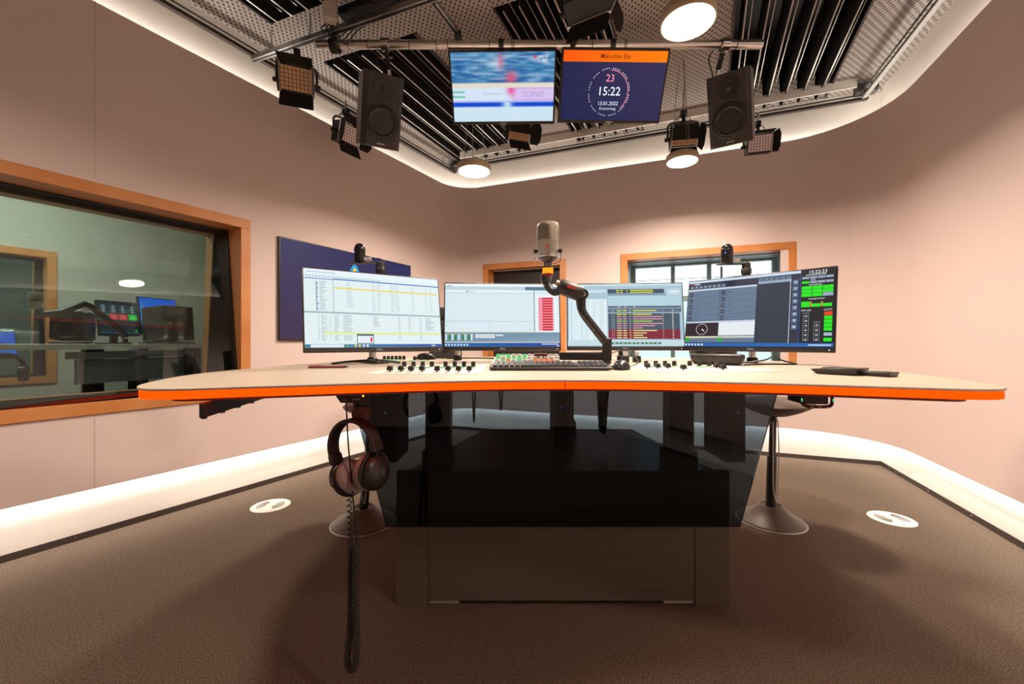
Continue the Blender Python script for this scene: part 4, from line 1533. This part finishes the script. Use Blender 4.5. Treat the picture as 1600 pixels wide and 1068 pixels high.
MB().tube(smoothpath([(-.050, 0, .022), (-.051, 0, 0), (-.048, 0, -.022), (-.030, 0, -.034), (0, 0, -.038), (.030, 0, -.034), (.048, 0, -.022), (.051, 0, 0), (.050, 0, .022)], 4), .0022, 8).build('yoke', M_chrome, mic)
for s in (-1, 1):
    MB().cyl((s * .040, 0, .022), (s * .056, 0, .022), .0085, n=16).build('thumb_screw', M_black, mic)


# cameras on posts behind the outer monitors
def studio_cam(px, py, d, bx_, by, yaw, label):
    base = P(bx_, by, d)
    r = thing('remote_camera', base, yaw, label, 'camera', 'small remote cameras above the monitors')
    k = d / F
    dx = (px - bx_) * k
    MB().cyl((0, 0, -.02), (0, 0, .036), .019, n=18).build('post_clamp', M_black, r)
    MB().lathe([(.022, -.012), (.023, -.010), (.023, .012), (.022, .014)], 18).build('clamp_ring', M_plastic, r)
    MB().bar((dx - .045, 0, .034), (.012, 0, .038), .030, .007).build('bracket', M_dgrey, r, bevel=.001)
    MB().lathe([(0, .040), (.024, .040), (.027, .046), (.027, .100), (.026, .110), (.021, .122), (.012, .130), (0, .132)], 28, tr(dx, 0, 0)).build('body', M_gloss, r)
    MB().lathe([(0, 0), (.010, 0), (.008, .004), (0, .005)], 18, tr(dx + .004, -.0255, .108) @ rot('X', PI / 2)).build('lens', M_gloss, r)
    MB().bb(dx - .0205, dx - .0175, -.0228, -.0208, .084, .087).build('blue_light', emitter('blue_led', (.12, .15, 1.0), 6.0), r, smooth=False)
    MB().bb(dx + .022, dx + .058, -.012, .012, .046, .062).build('connector', M_alu, r, bevel=.002)
    MB().tube(smoothpath([(dx + .05, 0, .056), (dx + .085, 0, .058), (.012, .01, .05), (.022, .015, .02), (.018, .02, -.03)], 6), .0025, 6).build('cable', M_black, r)
    return r


studio_cam(562, 400, 2.03, 594, 422, 0, 'black remote camera with blue light above the leftmost monitor')
studio_cam(1136, 402, 1.97, 1166, 424, 0, 'black remote camera with blue light above the rightmost monitor')


# loudspeakers standing behind the monitors
def round_box(w, d, h, r_):
    m = MB()
    return m.bb(-w / 2, w / 2, -d / 2, d / 2, 0, h)


sp = thing('desk_loudspeaker', (1.12, 2.30, ZT), R_(-30), 'dark rounded loudspeaker standing behind the rightmost monitor', 'loudspeaker')
round_box(.235, .20, .345, .03).build('cabinet', M_dgrey, sp, bevel=.045, seg=5)
MB().lathe([(.085, 0), (.082, .006), (.06, -.004), (.02, -.012), (0, -.010)], 28, tr(0, -.098, .12) @ rot('X', PI / 2)).build('woofer', M_black, sp)
MB().lathe([(.045, 0), (.04, .004), (.012, -.006), (0, -.004)], 24, tr(0, -.098, .26) @ rot('X', PI / 2)).build('tweeter', M_black, sp)
dk = thing('desk_loudspeaker', (-.42, 2.62, ZT), R_(8), 'dark grey loudspeaker standing behind the gap of the two left monitors', 'loudspeaker')
MB().bb(-.10, .10, -.08, .08, 0, .315).build('cabinet', M_dgrey, dk, bevel=.006)
MB().lathe([(.07, 0), (.066, .006), (.05, -.004), (.02, -.012), (0, -.010)], 28, tr(0, -.08, .11) @ rot('X', PI / 2)).build('woofer', M_black, dk)
MB().lathe([(.03, 0), (.028, .004), (.01, -.004), (0, -.003)], 24, tr(0, -.08, .24) @ rot('X', PI / 2)).build('tweeter', M_black, dk)
# shallow rounded foot in front of the right post
ft = thing('desk_telephone', (.915, 1.83, ZT), R_(-38), 'black rounded conference speaker lying under the rightmost monitor', 'speaker')
MB().hexa([(-.10, -.05, 0), (.10, -.05, 0), (.085, .06, 0), (-.085, .06, 0), (-.115, -.06, .05), (.115, -.06, .05), (.10, .08, .045), (-.10, .08, .045)]).build('body', M_plastic, ft, bevel=.018, seg=4)
MB().bb(-.07, .07, -.02, .05, .0455, .0475).build('grille', M_dgrey, ft, bevel=.0008)

# two dark boxes at the right end
b1 = thing('control_box', (1.025, 1.27, ZT), R_(32), 'larger dark handset cradle on the right end of the desk', 'box')
MB().hexa([(-.045, -.04, 0), (.045, -.04, 0), (.045, .06, 0), (-.045, .06, 0), (-.052, -.045, .022), (.050, -.045, .022), (.050, .075, .016), (-.052, .075, .016)]).build('casing', M_plastic, b1, bevel=.003)
MB().bb(-.03, .03, -.02, .05, .0185, .0215).build('button_field', M_dgrey, b1, bevel=.001)
b2 = thing('control_box', (1.075, 1.205, ZT), R_(25), 'smaller dark box in front of the handset cradle on the desk', 'box')
MB().hexa([(-.026, -.03, 0), (.026, -.03, 0), (.026, .035, 0), (-.026, .035, 0), (-.030, -.034, .014), (.030, -.034, .014), (.028, .045, .012), (-.028, .045, .012)]).build('casing', M_plastic, b2, bevel=.003)
MB().bb(-.018, .018, -.02, .03, .0125, .0145).build('key_field', M_dgrey, b2, bevel=.0008)

# red pen and cables lying left of the list monitor
pen = thing('red_pen', (-.70, 1.58, ZT), R_(6), 'thin dark red pen lying on the left part of the desk', 'pen')
MB().cyl((-.075, 0, .005), (.055, 0, .005), .005, n=12).build('barrel', M_red, pen)
MB().cyl((.055, 0, .005), (.072, 0, .005), .005, .001, 12).build('tip', M_black, pen)
MB().bar((-.07, 0, .0105), (-.03, 0, .0105), .003, .0015).build('clip', M_red, pen)


def loose_cable(pts, label, r=.003):
    tag(MB().tube(smoothpath([(x, y, ZT + z) for x, y, z in pts], 8), r, 6).build('cable', M_black), label, 'cable')


loose_cable([(-.80, 1.83, .004), (-.72, 1.88, .012), (-.62, 1.84, .006), (-.56, 1.90, .010), (-.66, 1.94, .014), (-.75, 1.90, .010), (-.62, 1.87, .018), (-.52, 1.92, .004)], 'black cable coiled below the leftmost monitor', .005)
loose_cable([(-.38, 2.40, .004), (-.22, 2.38, .008), (-.08, 2.40, .004), (-.18, 2.45, .006), (-.35, 2.46, .004)], 'black cable lying below the editor monitor', .004)
loose_cable([(1.04, 1.87, .004), (1.12, 1.83, .02), (1.20, 1.90, .03), (1.27, 1.92, .01), (1.24, 1.80, .004), (1.12, 1.79, .004), (.98, 1.74, .004)], 'black cable looping below the rightmost monitor', .0035)
for i, px in enumerate((974, 992)):
    q = P(px, 560, 2.06)
    b = thing('cable_plug', (q.x, 2.03, ZT), 0, ['black plug standing under the playlist monitor logo', 'black plug under the playlist monitor, right of the other plug'][i], 'plug')
    MB().bb(-.018, .018, -.014, .014, 0, .032).build('shell', M_black, b, bevel=.003)
    MB().bb(-.010, .010, -.010, .010, .032, .055).build('boot', M_lgrey, b, bevel=.003)

# ------------------------------------------------------------------ ceiling gear
PY = 2.55
PZP = CAMH + (534 - 69.5) / F * PY
pipe = thing('ceiling_pipe', (-1.206, PY, PZP), 0, 'thick horizontal steel pipe carrying the two ceiling screens', 'pipe')
M_pipe = mat('bright_steel_pipe', (.78, .75, .72), .3, 1.0)
L_ = 1.206 + (1190 - 800) / F * PY
MB().cyl((0, 0, 0), (L_, 0, 0), .0255, n=28).build('tube', M_pipe, pipe)
for px in (545, 575, 640, 682, 700, 765, 800, 803, 925, 975, 978, 1125, 1150):
    x = (px - 800) / F * PY + 1.206
    MB().tube([(x + .004 * math.cos(a) * 0, .0275 * math.cos(a), .0275 * math.sin(a)) for a in [2 * PI * k / 14 for k in range(14)]], .0022, 5, closed=True).build('cable_tie', M_black, pipe)
for i, (tx, t) in enumerate(((783, t1), (957, t2))):
    x = (tx - 800) / F * PY
    b = thing('screen_bracket', (x, PY, PZP - .026), 0, ['black bracket clamping the skating screen to the pipe', 'black bracket clamping the clock screen to the pipe'][i], 'bracket')
    MB().lathe([(.027, -.016), (.032, -.016), (.032, .016), (.027, .016), (.027, -.016)], 24, tr(0, 0, .026) @ rot('Y', PI / 2)).build('clamp', M_black, b)
    MB().bar((0, .03, .02), (0, t.y + .08 - PY, t.z - PZP + .07), .04, .015, (1, 0, 0)).build('arm', M_black, b)
    MB().bar((-.12, t.y + .07 - PY, t.z - PZP + .066), (.12, t.y + .07 - PY, t.z - PZP + .066), .02, .08).build('plate', M_black, b)

# strut rails above the pipe
RZ = 2.90


def on_plane(px, py, z):
    d = (z - CAMH) * F / (534 - py)
    return P(px, py, d)


ra, rb = on_plane(395, 92, RZ), on_plane(690, -9, RZ)
rail = thing('strut_rail', ra, 0, 'steel strut rail running from the left spotlight up over the pipe', 'rail')
v = rb - ra
MB().bar((0, 0, 0), (v.x, v.y, 0), .034, .034).build('channel', M_steel, rail, bevel=.003)
MB().bar((0, 0, -.018), (v.x, v.y, -.018), .014, .004).build('slot', M_black, rail, smooth=False)
for t in (.12, .35, .62, .85):
    MB().cyl((v.x * t, v.y * t, .017), (v.x * t, v.y * t, ZC - RZ), .005, n=8).build('rod', M_alu, rail)
rc, rd = on_plane(678, 3, RZ), on_plane(716, 52, RZ)
rl2 = thing('strut_rail', rc, 0, 'short steel strut rail meeting the pipe left of the skating screen', 'rail')
v2 = rd - rc
MB().bar((0, 0, 0), (v2.x, v2.y, 0), .034, .030).build('channel', M_steel, rl2, bevel=.003)
MB().bar((0, 0, -.016), (v2.x, v2.y, -.016), .014, .004).build('slot', M_black, rl2, smooth=False)
MB().lathe([(.03, -.02), (.034, -.02), (.034, .02), (.03, .02)], 20, tr(v2.x, v2.y, -.02) @ rot('Y', PI / 2)).build('pipe_hook', M_black, rl2)
# clamp where the rail crosses the end of the pipe, and cables slung along it
q = P(521, 58, PY - .02)
cl = thing('rail_clamp', q, 0, 'black clamp joining the strut rail to the left end of the pipe', 'clamp')
MB().lathe([(.030, -.025), (.042, -.025), (.042, .025), (.030, .025), (.030, -.025)], 20, tr(0, .02, -.04) @ rot('Y', PI / 2)).build('ring', M_black, cl)
MB().bar((0, .02, 0), (-.02, .05, .09), .045, .03, (1, 0, 0)).build('jaw', M_black, cl)
MB().cyl((.02, -.03, -.05), (.05, -.05, -.09), .006, n=10).build('wing_bolt', M_chrome, cl)
for k in range(4):
    a0 = .6 * k
    MB().tube(smoothpath([(-.03 + .02 * k, .0, .09), (-.06 + .03 * k, -.03, .03), (.0 + .03 * k, -.045, -.03 - .015 * k), (.07 + .03 * k, -.03, .02), (.10 + .05 * k, 0, .10)], 6), .004, 6).build('cable', M_black, cl)
# black flat cable tray and small devices sitting above the rail
tray = thing('cable_tray', on_plane(560, 22, 2.95), math.atan2(v.y, v.x), 'black cable tray beside the strut rail with a red light', 'tray')
MB().bb(-.12, .40, -.04, .06, 0, .05).build('tray', M_black, tray, bevel=.004)
MB().lathe([(0, 0), (.006, 0), (0, .006)], 10, tr(.14, -.05, .02) @ rot('X', PI / 2)).build('red_light', emitter('red_dot', (1, .04, .02), 3.0), tray)
MB().tube(smoothpath([(-.1, -.05, 0), (-.02, -.06, -.04), (.1, -.05, -.01), (.2, -.06, -.05), (.35, -.05, 0)], 6), .005, 6).build('cable', M_black, tray)
MB().tube(smoothpath([(-.12, 0, 0), (-.05, -.03, -.05), (.05, -.02, -.02), (.15, -.03, -.06), (.3, 0, 0)], 6), .004, 6).build('cable', M_black, tray)
wb_ = thing('junction_box', on_plane(516, 20, 2.93), R_(20), 'cream junction box hanging left of the cable tray', 'box')
MB().bb(-.035, .035, -.03, .03, -.05, .06).build('casing', mat('cream_plastic', (.52, .45, .38), .5), wb_, bevel=.006)
MB().cyl((0, 0, .06), (0, 0, ZC - 2.93), .012, n=12).build('gland', M_black, wb_)
# corner fixtures
for px, py, lab in ((714, 262, 'grey junction box at the far left ceiling corner'), (1353, 140, 'dark junction box at the right ceiling corner')):
    q = on_plane(px, py, 2.98)
    j = thing('corner_box', q, R_(-20), lab, 'box')
    MB().bb(-.07, .07, -.04, .04, -.03, .04).build('casing', M_dgrey, j, bevel=.005)
    MB().tube(smoothpath([(.03, -.04, -.02), (.05, -.06, -.07), (.08, -.05, -.05), (.06, -.04, -.02)], 6), .004, 6).build('cable', M_lgrey, j)
    MB().bb(-.02, .02, -.044, -.04, -.01, .02).build('lid', M_lgrey, j, bevel=.002)


# studio spotlights with barn doors
def spotlight(loc, yaw, pitch, s, label, hang=.16, doors=(50, 50, 50, 50), lens='amber', clampz=None):
    """local -y is where the lamp points (before yaw / pitch); the yoke rises to a clamp"""
    r = thing('studio_spotlight', loc, yaw, label, 'spotlight', 'barn door spotlights under the ceiling')
    M = rot('X', pitch) @ Matrix.Scale(s, 4)
    w, h, d = .105, .085, .05
    MB().bb(-w, w, 0, d * 2, -h, h).build('housing', M_black, r, bevel=.006 * s, M=M)
    for k in range(5):
        MB().bb(-w * .8, w * .8, d * 2, d * 2 + .018, -h * .8 + k * .034, -h * .8 + k * .034 + .008).build('cooling_fin', M_black, r, M=M, smooth=False)
    lm = {'amber': mat('amber_led_grid', (.42, .22, .10), .35, emit=(1.0, .45, .18), strength=.10), 'pink': mat('pale_led_grid', (.60, .42, .36), .35, emit=(1.0, .62, .5), strength=.16)}[lens]
    f = MB().bb(-w * .90, w * .90, -.004, 0, -h * .86, h * .86).build('led_face', lm, r, M=M, smooth=False)
    g = MB()
    for k in range(9):
        x = -w * .9 + 1.8 * w * k / 8
        g.bb(x - .0012, x + .0012, -.007, -.004, -h * .86, h * .86)
    for k in range(7):
        z = -h * .86 + 1.72 * h * k / 6
        g.bb(-w * .9, w * .9, -.007, -.004, z - .0012, z + .0012)
    g.build('grid', M_blackm, f, M=M, smooth=False)
    MB().bb(-w - .004, -w * .9, -.012, 0, -h - .004, h + .004).build('side_trim', M_alu, r, M=M)
    MB().bb(w * .9, w + .004, -.012, 0, -h - .004, h + .004).build('side_trim', M_alu, r, M=M)
    D = .11
    for k, (ax, ang) in enumerate(zip('tblr', doors)):
        an = R_(ang)
        m = MB()
        if ax in 'tb':
            sg = 1 if ax == 't' else -1
            H_ = tr(0, -.006, sg * h) @ rot('X', sg * (-an))
            m.hexa([H_ @ Vector(p) for p in ((-w, -D, -.001), (w, -D, -.001), (w * .97, 0, -.001), (-w * .97, 0, -.001), (-w, -D, .001), (w, -D, .001), (w * .97, 0, .001), (-w * .97, 0, .001))])
        else:
            sg = 1 if ax == 'r' else -1
            H_ = tr(sg * w, -.006, 0) @ rot('Z', sg * an)
            m.prism([(0, -h), (0, h), (-D * .75, h * 1.15), (-D, h * .6), (-D, -h * .6), (-D * .75, -h * 1.15)], -.001, .001, H_ @ Matrix(((0, 0, 1, 0), (1, 0, 0, 0), (0, 1, 0, 0), (0, 0, 0, 1))))
        m.build('barn_door', M_blackm, r, M=M, smooth=False)
    yk = smoothpath([(-w - .018, d, 0), (-w - .018, d, .06), (-w - .016, d, .105), (-w + .02, d, .135), (0, d, .138), (w - .02, d, .135), (w + .016, d, .105), (w + .018, d, .06), (w + .018, d, 0)], 4)
    S = Matrix.Scale(s, 4)
    MB().tube([S @ p for p in yk], .009 * s, 8).build('yoke', M_dgrey, r)
    for sx in (-1, 1):
        MB().cyl(S @ Vector((sx * (w + .004), d, 0)), S @ Vector((sx * (w + .042), d, 0)), .018 * s, .014 * s, 12).build('tilt_knob', M_black, r)
    top = .138 * s
    MB().cyl((0, d * s, top), (0, d * s, top + .05 * s), .014 * s, n=12).build('spigot', M_black, r)
    MB().lathe([(.022 * s, -.02 * s), (.03 * s, -.02 * s), (.03 * s, .02 * s), (.022 * s, .02 * s), (.022 * s, -.02 * s)], 18, tr(0, d * s, top + .07 * s) @ rot('Y', PI / 2)).build('clamp', M_black, r)
    if hang:
        MB().cyl((0, d * s, top + .05 * s), (0, d * s, top + .05 * s + hang), .008, n=10).build('drop_rod', M_alu, r)
    MB().tube(smoothpath([(w * s * .4, .11 * s, .02), (w * s * .9, .13 * s, .08 * s), (.05 * s, .09 * s, .20 * s), (-.06 * s, .06 * s, .16 * s), (-.02, d * s, top + .06 * s)], 6), .003, 6).build('power_cable', M_black, r)
    return r


spotlight(P(463, 124, 2.45), R_(22), R_(24), .88, 'spotlight with amber grid hanging at the left end of the strut rail', .04, (22, 52, 0, 0))
spotlight(P(546, 210, 3.05), R_(60), R_(12), .84, 'spotlight turned to the right below the left loudspeaker', .10, (20, 60, 15, 50), 'pink')
spotlight(P(1187, 224, 3.1), R_(-16), R_(14), .80, 'spotlight with pale grid half hidden by the right loudspeaker', .10, (5, 8, 8, 20), 'pink')
spotlight(P(1070, 212, 3.35), R_(-10), R_(38), 1.0, 'black spotlight above the right rear pendant lamp', .42, (-72, 30, 15, 15))
spotlight(P(925, 18, 2.05), R_(150), R_(35), 1.0, 'spotlight seen from below above the clock screen', .0, (30, 75, 10, 10))
spotlight(P(812, 206, 3.75), R_(20), R_(20), .95, 'dark spotlight half hidden behind the skating screen', .12, (-65, 40, 40, 60))


def loudspeaker(loc, yaw, pitch, label, w=.235, h=.405, d=.28):
    r = thing('hanging_loudspeaker', loc, yaw, label, 'loudspeaker', 'two way loudspeakers hung from the pipe')
    M = rot('X', pitch)
    c = .028
    MB().bb(-w / 2, w / 2, .03, d, -h / 2, h / 2).build('cabinet', mat('speaker_case', (.20, .175, .155), .6), r, bevel=.004, M=M)
    MB().hexa([(-w / 2 + c, 0, -h / 2 + .004), (w / 2 - c, 0, -h / 2 + .004), (w / 2, .03, -h / 2), (-w / 2, .03, -h / 2), (-w / 2 + c, 0, h / 2 - .004), (w / 2 - c, 0, h / 2 - .004), (w / 2, .03, h / 2), (-w / 2, .03, h / 2)]).build('front_baffle', mat('speaker_baffle', (.035, .029, .026), .45), r, M=M, smooth=False)
    Mw = M @ tr(0, -.001, -.062) @ rot('X', PI / 2)
    wo = MB().lathe([(.100, .0), (.100, .006), (.092, .008), (.088, .003), (.078, .006), (.070, .002), (.040, -.018), (.036, -.018)], 40, Mw).build('woofer', M_plastic, r)
    MB().lathe([(.037, -.019), (.034, -.010), (.022, -.004), (0, -.001)], 28, Mw).build('dust_cap', M_dgrey, wo)
    Mt = M @ tr(0, -.001, .115) @ rot('X', PI / 2)
    tw = MB().lathe([(.062, 0), (.062, .003), (.055, .004), (.022, -.004), (.018, -.004)], 32, Mt).build('tweeter', M_plastic, r)
    MB().lathe([(.019, -.004), (.014, .004), (.006, .008), (0, .009)], 20, Mt).build('dome', M_dgrey, tw)
    MB().bb(-.022, .022, -.002, 0, -h / 2 + .018, -h / 2 + .024).build('badge', M_alu, r, M=M, smooth=False)
    return r


s1 = P(598, 174, 2.50)
s2 = P(1139, 171, 2.50)
loudspeaker(s1, R_(27), R_(24), 'left hanging loudspeaker beside the skating screen')
loudspeaker(s2, R_(-34), R_(24), 'right hanging loudspeaker beside the nearest pendant lamp')
for i, s in enumerate((s1, s2)):
    b = thing('speaker_hanger', (s.x, PY + .06, PZP), 0, ['clamp and rod holding the left hanging loudspeaker', 'clamp and rod holding the right hanging loudspeaker'][i], 'hanger')
    MB().lathe([(.027, -.022), (.038, -.022), (.038, .022), (.027, .022), (.027, -.022)], 20, tr(0, -.06, 0) @ rot('Y', PI / 2)).build('pipe_clamp', M_chrome, b)
    MB().bar((0, -.03, -.03), (0, .02, -.10), .03, .022, (1, 0, 0)).build('link', M_black, b)
    MB().cyl((0, .02, -.09), (0, .06, s.z - PZP + .235), .011, n=12).build('rod', M_chrome, b)
    MB().cyl((-.035, -.02, -.055), (.035, -.02, -.055), .005, n=8).build('wing_bolt', M_chrome, b)
    MB().tube(smoothpath([(-.03, 0, .02), (-.07, 0, -.05), (-.03, .03, -.14), (-.02, .07, s.z - PZP + .19)], 6), .004, 6).build('cable', M_black, b)

# ------------------------------------------------------------------ control room furniture (seen through the left window)
def CRp(px, py, s):
    """point s metres beyond the window wall seen at the pixel"""
    k = (px - 800) / F
    den = nL.x * k + nL.y
    t = ((oC - nL * s).dot(nL)) / den
    return P(px, py, t)


DZ = .985
dkp = [CRp(-260, 534, 1.35), CRp(96, 534, .95), CRp(345, 534, 1.15), CRp(332, 534, 1.9), CRp(-60, 534, 2.1), CRp(-300, 534, 2.0)]
c0 = Vector((dkp[1].x - .1, dkp[1].y + .3, 0))
cdesk = thing('control_desk', c0, 0, 'pale control room desk with grey modesty panel behind the glass', 'desk')
Mk = tr(-c0.x, -c0.y, 0)
MB().prism([(p.x, p.y) for p in dkp], DZ - .035, DZ, Mk).build('tabletop', mat('control_desk_top', (.62, .56, .50), .5), cdesk, smooth=False)
q0, q1, q2 = CRp(118, 560, 1.2), CRp(241, 560, 1.3), CRp(330, 560, 1.7)
gm = mat('grey_modesty_panel', (.22, .22, .24), .45)
for a_, b_ in ((q0, q1), (q1, q2)):
    MB().bar((a_.x, a_.y, .79), (b_.x, b_.y, .79), .03, .17).build('modesty_panel', gm, cdesk, M=Mk, smooth=False)
MB().bar((q0.x, q0.y, .905), (q2.x, q2.y, .905), .16, .05).build('cable_duct', M_lgrey, cdesk, M=Mk, smooth=False)
for px in (145, 216, 300, -60):
    f = CRp(px, 600, 1.45)
    lg = MB().bb(f.x - .045, f.x + .045, f.y - .045, f.y + .045, 0, .95).build('leg', M_blackm, cdesk, M=Mk, bevel=.004)
    MB().bb(f.x - .055, f.x + .055, f.y - .055, f.y + .055, 0, .62).build('leg_sleeve', M_blackm, lg, M=Mk, bevel=.004)


def art_tiles(a):
    a.rect(0, 0, 1, 1, rgb(34, 48, 54))
    a.l += 1
    for i, c in enumerate((rgb(40, 200, 70), rgb(225, 70, 80), rgb(225, 70, 80), rgb(40, 200, 70))):
        a.rect(.02 + i * .245, .08, .235 + i * .245, .36, rgb(46, 66, 78), False)
        a.rect(.02 + i * .245, .38, .235 + i * .245, .56, c, False)
        for k in range(4):
            a.rect(.09 + i * .245, .12 + k * .06, .17 + i * .245, .14 + k * .06, rgb(210, 225, 230), False)
        a.rect(.10 + i * .245, .46, .15 + i * .245, .48, rgb(240, 240, 240), False)
    a.rect(0, .95, 1, 1, rgb(24, 80, 100))
    a.rect(.9, .87, .94, .93, rgb(60, 210, 60))


def art_blue(a):
    a.rect(0, 0, 1, 1, [rgb(20, 130, 225), rgb(30, 120, 230), rgb(40, 80, 225), rgb(20, 110, 225)])
    a.rect(0, .96, 1, 1, rgb(20, 70, 130))


def cr_monitor(px0, px1, py0, py1, s0, s1, art, label):
    a_, b_ = CRp(px0, (py0 + py1) / 2, s0), CRp(px1, (py0 + py1) / 2, s1)
    c = (a_ + b_) / 2
    w = (b_ - a_).xy.length
    h = (py1 - py0) / F * c.y
    r = thing('control_monitor', (c.x, c.y, DZ), math.atan2(b_.y - a_.y, b_.x - a_.x), label, 'monitor', 'monitors in the control room')
    M = tr(0, 0, c.z - DZ) @ rot('X', R_(-9))
    MB().bb(-w / 2, w / 2, 0, .02, -h / 2, h / 2).build('casing', M_bezel, r, bevel=.003, M=M)
    A_ = Art(w - .016, h - .026)
    art(A_)
    A_.build('screen', r, M @ tr(0, -.0008, .005))
    MB().bar((0, .06, 0), (0, .06, c.z - DZ), .05, .02, (0, 1, 0)).build('stand', M_black, r)
    MB().bb(-.09, .09, 0, .13, 0, .01).build('foot', M_black, r, bevel=.003)


cr_monitor(152, 217, 470, 525, 1.55, 1.62, art_tiles, 'control room monitor with green and red tiles')
cr_monitor(218, 278, 465, 523, 1.63, 1.72, art_blue, 'control room monitor with plain blue screen')
cr_monitor(-60, 26, 516, 560, 3.2, 3.3, art_blue, 'blue monitor in the room beyond the control room')


def cr_speaker(px, pyb, s, wpx, hpx, yaw, label):
    c = CRp(px, pyb, s)
    r = thing('control_loudspeaker', (c.x, c.y, DZ + .002), yaw, label, 'loudspeaker', 'black loudspeakers on the control desk')
    w, h = wpx / F * c.y, hpx / F * c.y
    M = tr(0, 0, .016) @ rot('X', R_(-4))
    MB().bb(-w / 2, w / 2, 0, w * 1.0, .014, h).build('cabinet', M_plastic, r, bevel=.012, M=M)
    MB().lathe([(w * .36, 0), (w * .34, .006), (w * .26, -.003), (w * .1, -.01), (0, -.008)], 28, M @ tr(0, -.001, h * .40) @ rot('X', PI / 2)).build('woofer', M_black, r)
    MB().lathe([(w * .16, 0), (w * .14, .004), (0, .002)], 20, M @ tr(0, -.001, h * .80) @ rot('X', PI / 2)).build('tweeter', M_black, r)
    MB().bb(-w * .45, w * .45, -.02, w * .9, 0, .014).build('stand_pad', M_black, r, bevel=.003)


cr_speaker(104, 530, 1.30, 42, 50, R_(28), 'black control room loudspeaker beside the microphone arm')
cr_speaker(282, 532, 1.22, 46, 56, R_(75), 'dark control room loudspeaker in front of the blue screen')
cm0 = CRp(196, 531, 1.28)
carm = thing('control_microphone_boom', (cm0.x, cm0.y, DZ), 0, 'black angled microphone arm standing on the control desk', 'microphone arm')
Mq = tr(-cm0.x, -cm0.y, -DZ)
MB().lathe([(0, 0), (.04, 0), (.04, .01), (.015, .016), (.015, .04), (0, .04)], 20).build('base', M_black, carm)
pts = [CRp(196, 527, 1.28), CRp(190, 518, 1.28), CRp(145, 480, 1.27)]
MB().tube(pts, .022, 12).build('lower_bar', mat('dark_blue_bar', (.010, .012, .022), .35), carm, M=Mq)
pts = [CRp(145, 480, 1.27), CRp(132, 474, 1.26), CRp(95, 488, 1.24), CRp(56, 492, 1.22)]
MB().tube(pts, .022, 12).build('upper_bar', M_plastic, carm, M=Mq)
MB().cyl(CRp(134, 484, 1.20), CRp(134, 484, 1.26), .022, n=18).build('joint', M_lgrey, carm, M=Mq)
mp_ = CRp(56, 487, 1.22)
cmic = thing('control_microphone', mp_, 0, 'grey microphone on the control room arm in front of the inner window', 'microphone')
MB().lathe([(.0, .02), (.030, .02), (.034, .03), (.036, .07), (.0, .07)], 28).build('body', M_mic, cmic)
MB().lathe([(.035, .07), (.035, .115), (.028, .128), (0, .131)], 28).build('grille', mesh_m, cmic)
MB().tube([(-.045, 0, .05), (-.044, 0, .01), (0, 0, .003), (.044, 0, .01), (.045, 0, .05)], .003, 6).build('yoke', M_chrome, cmic)
# headphones hanging at the control desk
hp2 = CRp(8, 586, 1.05)
ch = thing('control_headphones', hp2, R_(40), 'black headphones hanging from the left end of the control desk', 'headphones')
MB().tube([(.075 * math.cos(R_(180 * i / 16)), 0, .05 + .075 * math.sin(R_(180 * i / 16))) for i in range(17)], .011, 8).build('headband', M_black, ch)
for s in (-1, 1):
    MB().lathe([(.05, 0), (.05, .03), (.04, .04), (0, .042)], 24, tr(s * .055, 0, .01) @ rot('Y', s * PI / 2)).build('ear_cup', M_plastic, ch)
    MB().tube([(s * .075, 0, .06), (s * .09, 0, .03), (s * .08, 0, .01)], .005, 6).build('yoke', M_black, ch)
MB().tube(smoothpath([(-.05, 0, -.04), (-.045, .01, -.15), (-.04, .0, -.35)], 6), .004, 6).build('cord', M_black, ch)
